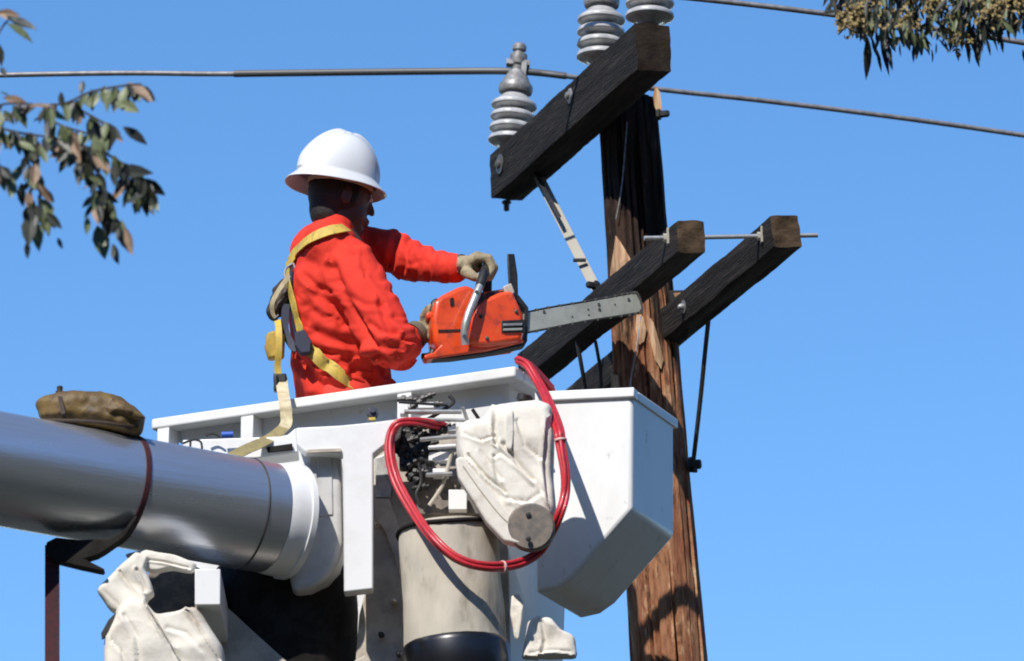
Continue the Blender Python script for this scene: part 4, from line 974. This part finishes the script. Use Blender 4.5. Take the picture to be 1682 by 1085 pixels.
for x, y, a, L_, mi in ((12, 38, 60, 52, 0), (-6, 20, 80, 40, 2), (10, 25, 55, 60, 1), (-4, 70, 10, 40, 1), (2, 110, 25, 22, 1), (0, 150, 60, 22, 1), (210, 135, 50, 58, 2), (188, 162, 55, 55, 0), (202, 208, 55, 50, 1), (190, 282, 95, 62, 1), (135, 132, 5, 28, 1), (172, 140, -5, 34, 0),
                        (100, 150, 5, 30, 1), (235, 300, 25, 62, 0), (225, 290, 35, 60, 1), (50, 350, 0, 66, 1), (62, 365, 2, 50, 0), (85, 335, -5, 52, 0), (160, 370, 12, 66, 0), (192, 368, 25, 56, 1), (205, 372, 22, 50, 2), (185, 400, 18, 40, 1), (145, 355, -8, 40, 0), (225, 320, 40, 50, 1), (45, 395, 0, 30, 1), (95, 390, 20, 22, 1),
                        (50, 175, -70, 50, 2), (85, 172, -75, 42, 2), (5, 160, 80, 45, 2), (20, 290, -5, 40, 0), (35, 300, 5, 40, 1)):
    hang(x, y, L_, a, mi)
for k in range(500):
    c = V((-4.3+random.gauss(0, .7), YL+random.gauss(0, .7), random.uniform(5, 9.5)))
    if c.x > -2.6: continue
    leaf(bm, c, V((random.uniform(-.6, .6), random.uniform(-.6, .6), -1)), .10, .03, V((random.uniform(-1, 1), -1, random.uniform(-.4, .8))), random.choice((0, 1, 1, 2)))
obj('leaves', bm, ['leaf1', 'leaf2', 'leaf3'], tree, smooth=False)

# blossoming tree at the top right
YR = -1.6; S_ = .001843*(17+YR)/17; random.seed(23)
t2 = thing('blossoming_tree', 'tree with cream blossom clusters and dark drooping leaves at the top right corner', 'tree', V((4.3, YR+.3, 0)))
bm = B(); tube(bm, catmull([V((4.3, YR+.3, 0)), V((4.2, YR+.3, 3)), V((4.1, YR+.2, 6)), V((3.8, YR+.1, 8.4)), V((3.4, YR, 9.6))], 8), [.2-.004*i for i in range(33)], 24); obj('trunk', bm, 'bark', t2)
bm = B(); tube(bm, catmull([V((3.8, YR+.1, 8.4)), V((2.8, YR, 8.9)), P(1620, -150, YR), P(1480, -80, YR)], 6), [.05-.002*i for i in range(19)], 10)
for x0 in range(1370, 1720, 26):
    tube(bm, catmull([P(1500+(x0-1500)*.5, -110, YR), P(x0, -40, YR), P(x0+random.uniform(-8, 8), 30, YR)], 5), .004, 6)
obj('branch', bm, 'twig', t2)
def low(x): 
    pts = [(1345, 5), (1375, 22), (1400, 55), (1430, 68), (1480, 78), (1540, 80), (1590, 72), (1640, 62), (1690, 50), (1760, 40)]
    for (a, b), (c, d) in zip(pts, pts[1:]):
        if a <= x <= c: return b+(d-b)*(x-a)/(c-a)
    return 20
bm = B(); bl = B()
for k in range(1500):
    x = random.uniform(1362, 1800); yy = random.uniform(-150, low(x)-14); mi = random.choice((0, 1, 1, 1, 1, 1, 1, 1))
    hang(x, yy, random.uniform(22, 40), random.gauss(0, 22), mi, YR+random.uniform(-.15, .25), .26)
for x, y, L_ in ((1422, 76, 58), (1432, 60, 40), (1446, 62, 68), (1456, 66, 48), (1450, 50, 50), (1478, 70, 24), (1538, 70, 24), (1552, 66, 26), (1588, 60, 46), (1598, 60, 48), (1606, 66, 46), (1620, 60, 40), (1634, 62, 24), (1680, 80, 24), (1400, 40, 30), (1515, 62, 26), (1610, 50, 50), (1592, 40, 60), (1425, 60, 66), (1440, 80, 40), (1460, 84, 36), (1500, 74, 30), (1530, 80, 24), (1570, 76, 30), (1602, 76, 36), (1645, 60, 30)):
    hang(x, y, L_, random.uniform(-4, 14), 1, YR, .20)
for k in range(64):
    x = random.uniform(1358, 1760); y = random.uniform(-150, low(x)-4); cc_ = P(x, y, YR+random.uniform(-.26, -.10))
    for j in range(random.randint(12, 26)):
        q = cc_+V((random.gauss(0, .015), random.gauss(0, .014), random.gauss(0, .022)))
        for _ in range(4):   # a tuft of small petals
            leaf(bl, q, V((random.gauss(0, 1), random.gauss(0, 1), random.gauss(0, 1)))+V((0, 0, .01)), random.uniform(.010, .020), random.uniform(.006, .011), V((random.uniform(-.6, .6), -1, .3)), 0)
for k in range(190):
    x = random.uniform(1385, 1800); hang(x, random.uniform(-120, low(x)-22), random.uniform(20, 36), random.gauss(0, 20), random.choice((1, 1, 1, 0)), YR-.27, .26)
obj('leaves', bm, ['leaf1', 'leaf2', 'leaf3'], t2, smooth=False)
obj('blossom', bl, 'blossom', t2, smooth=False)
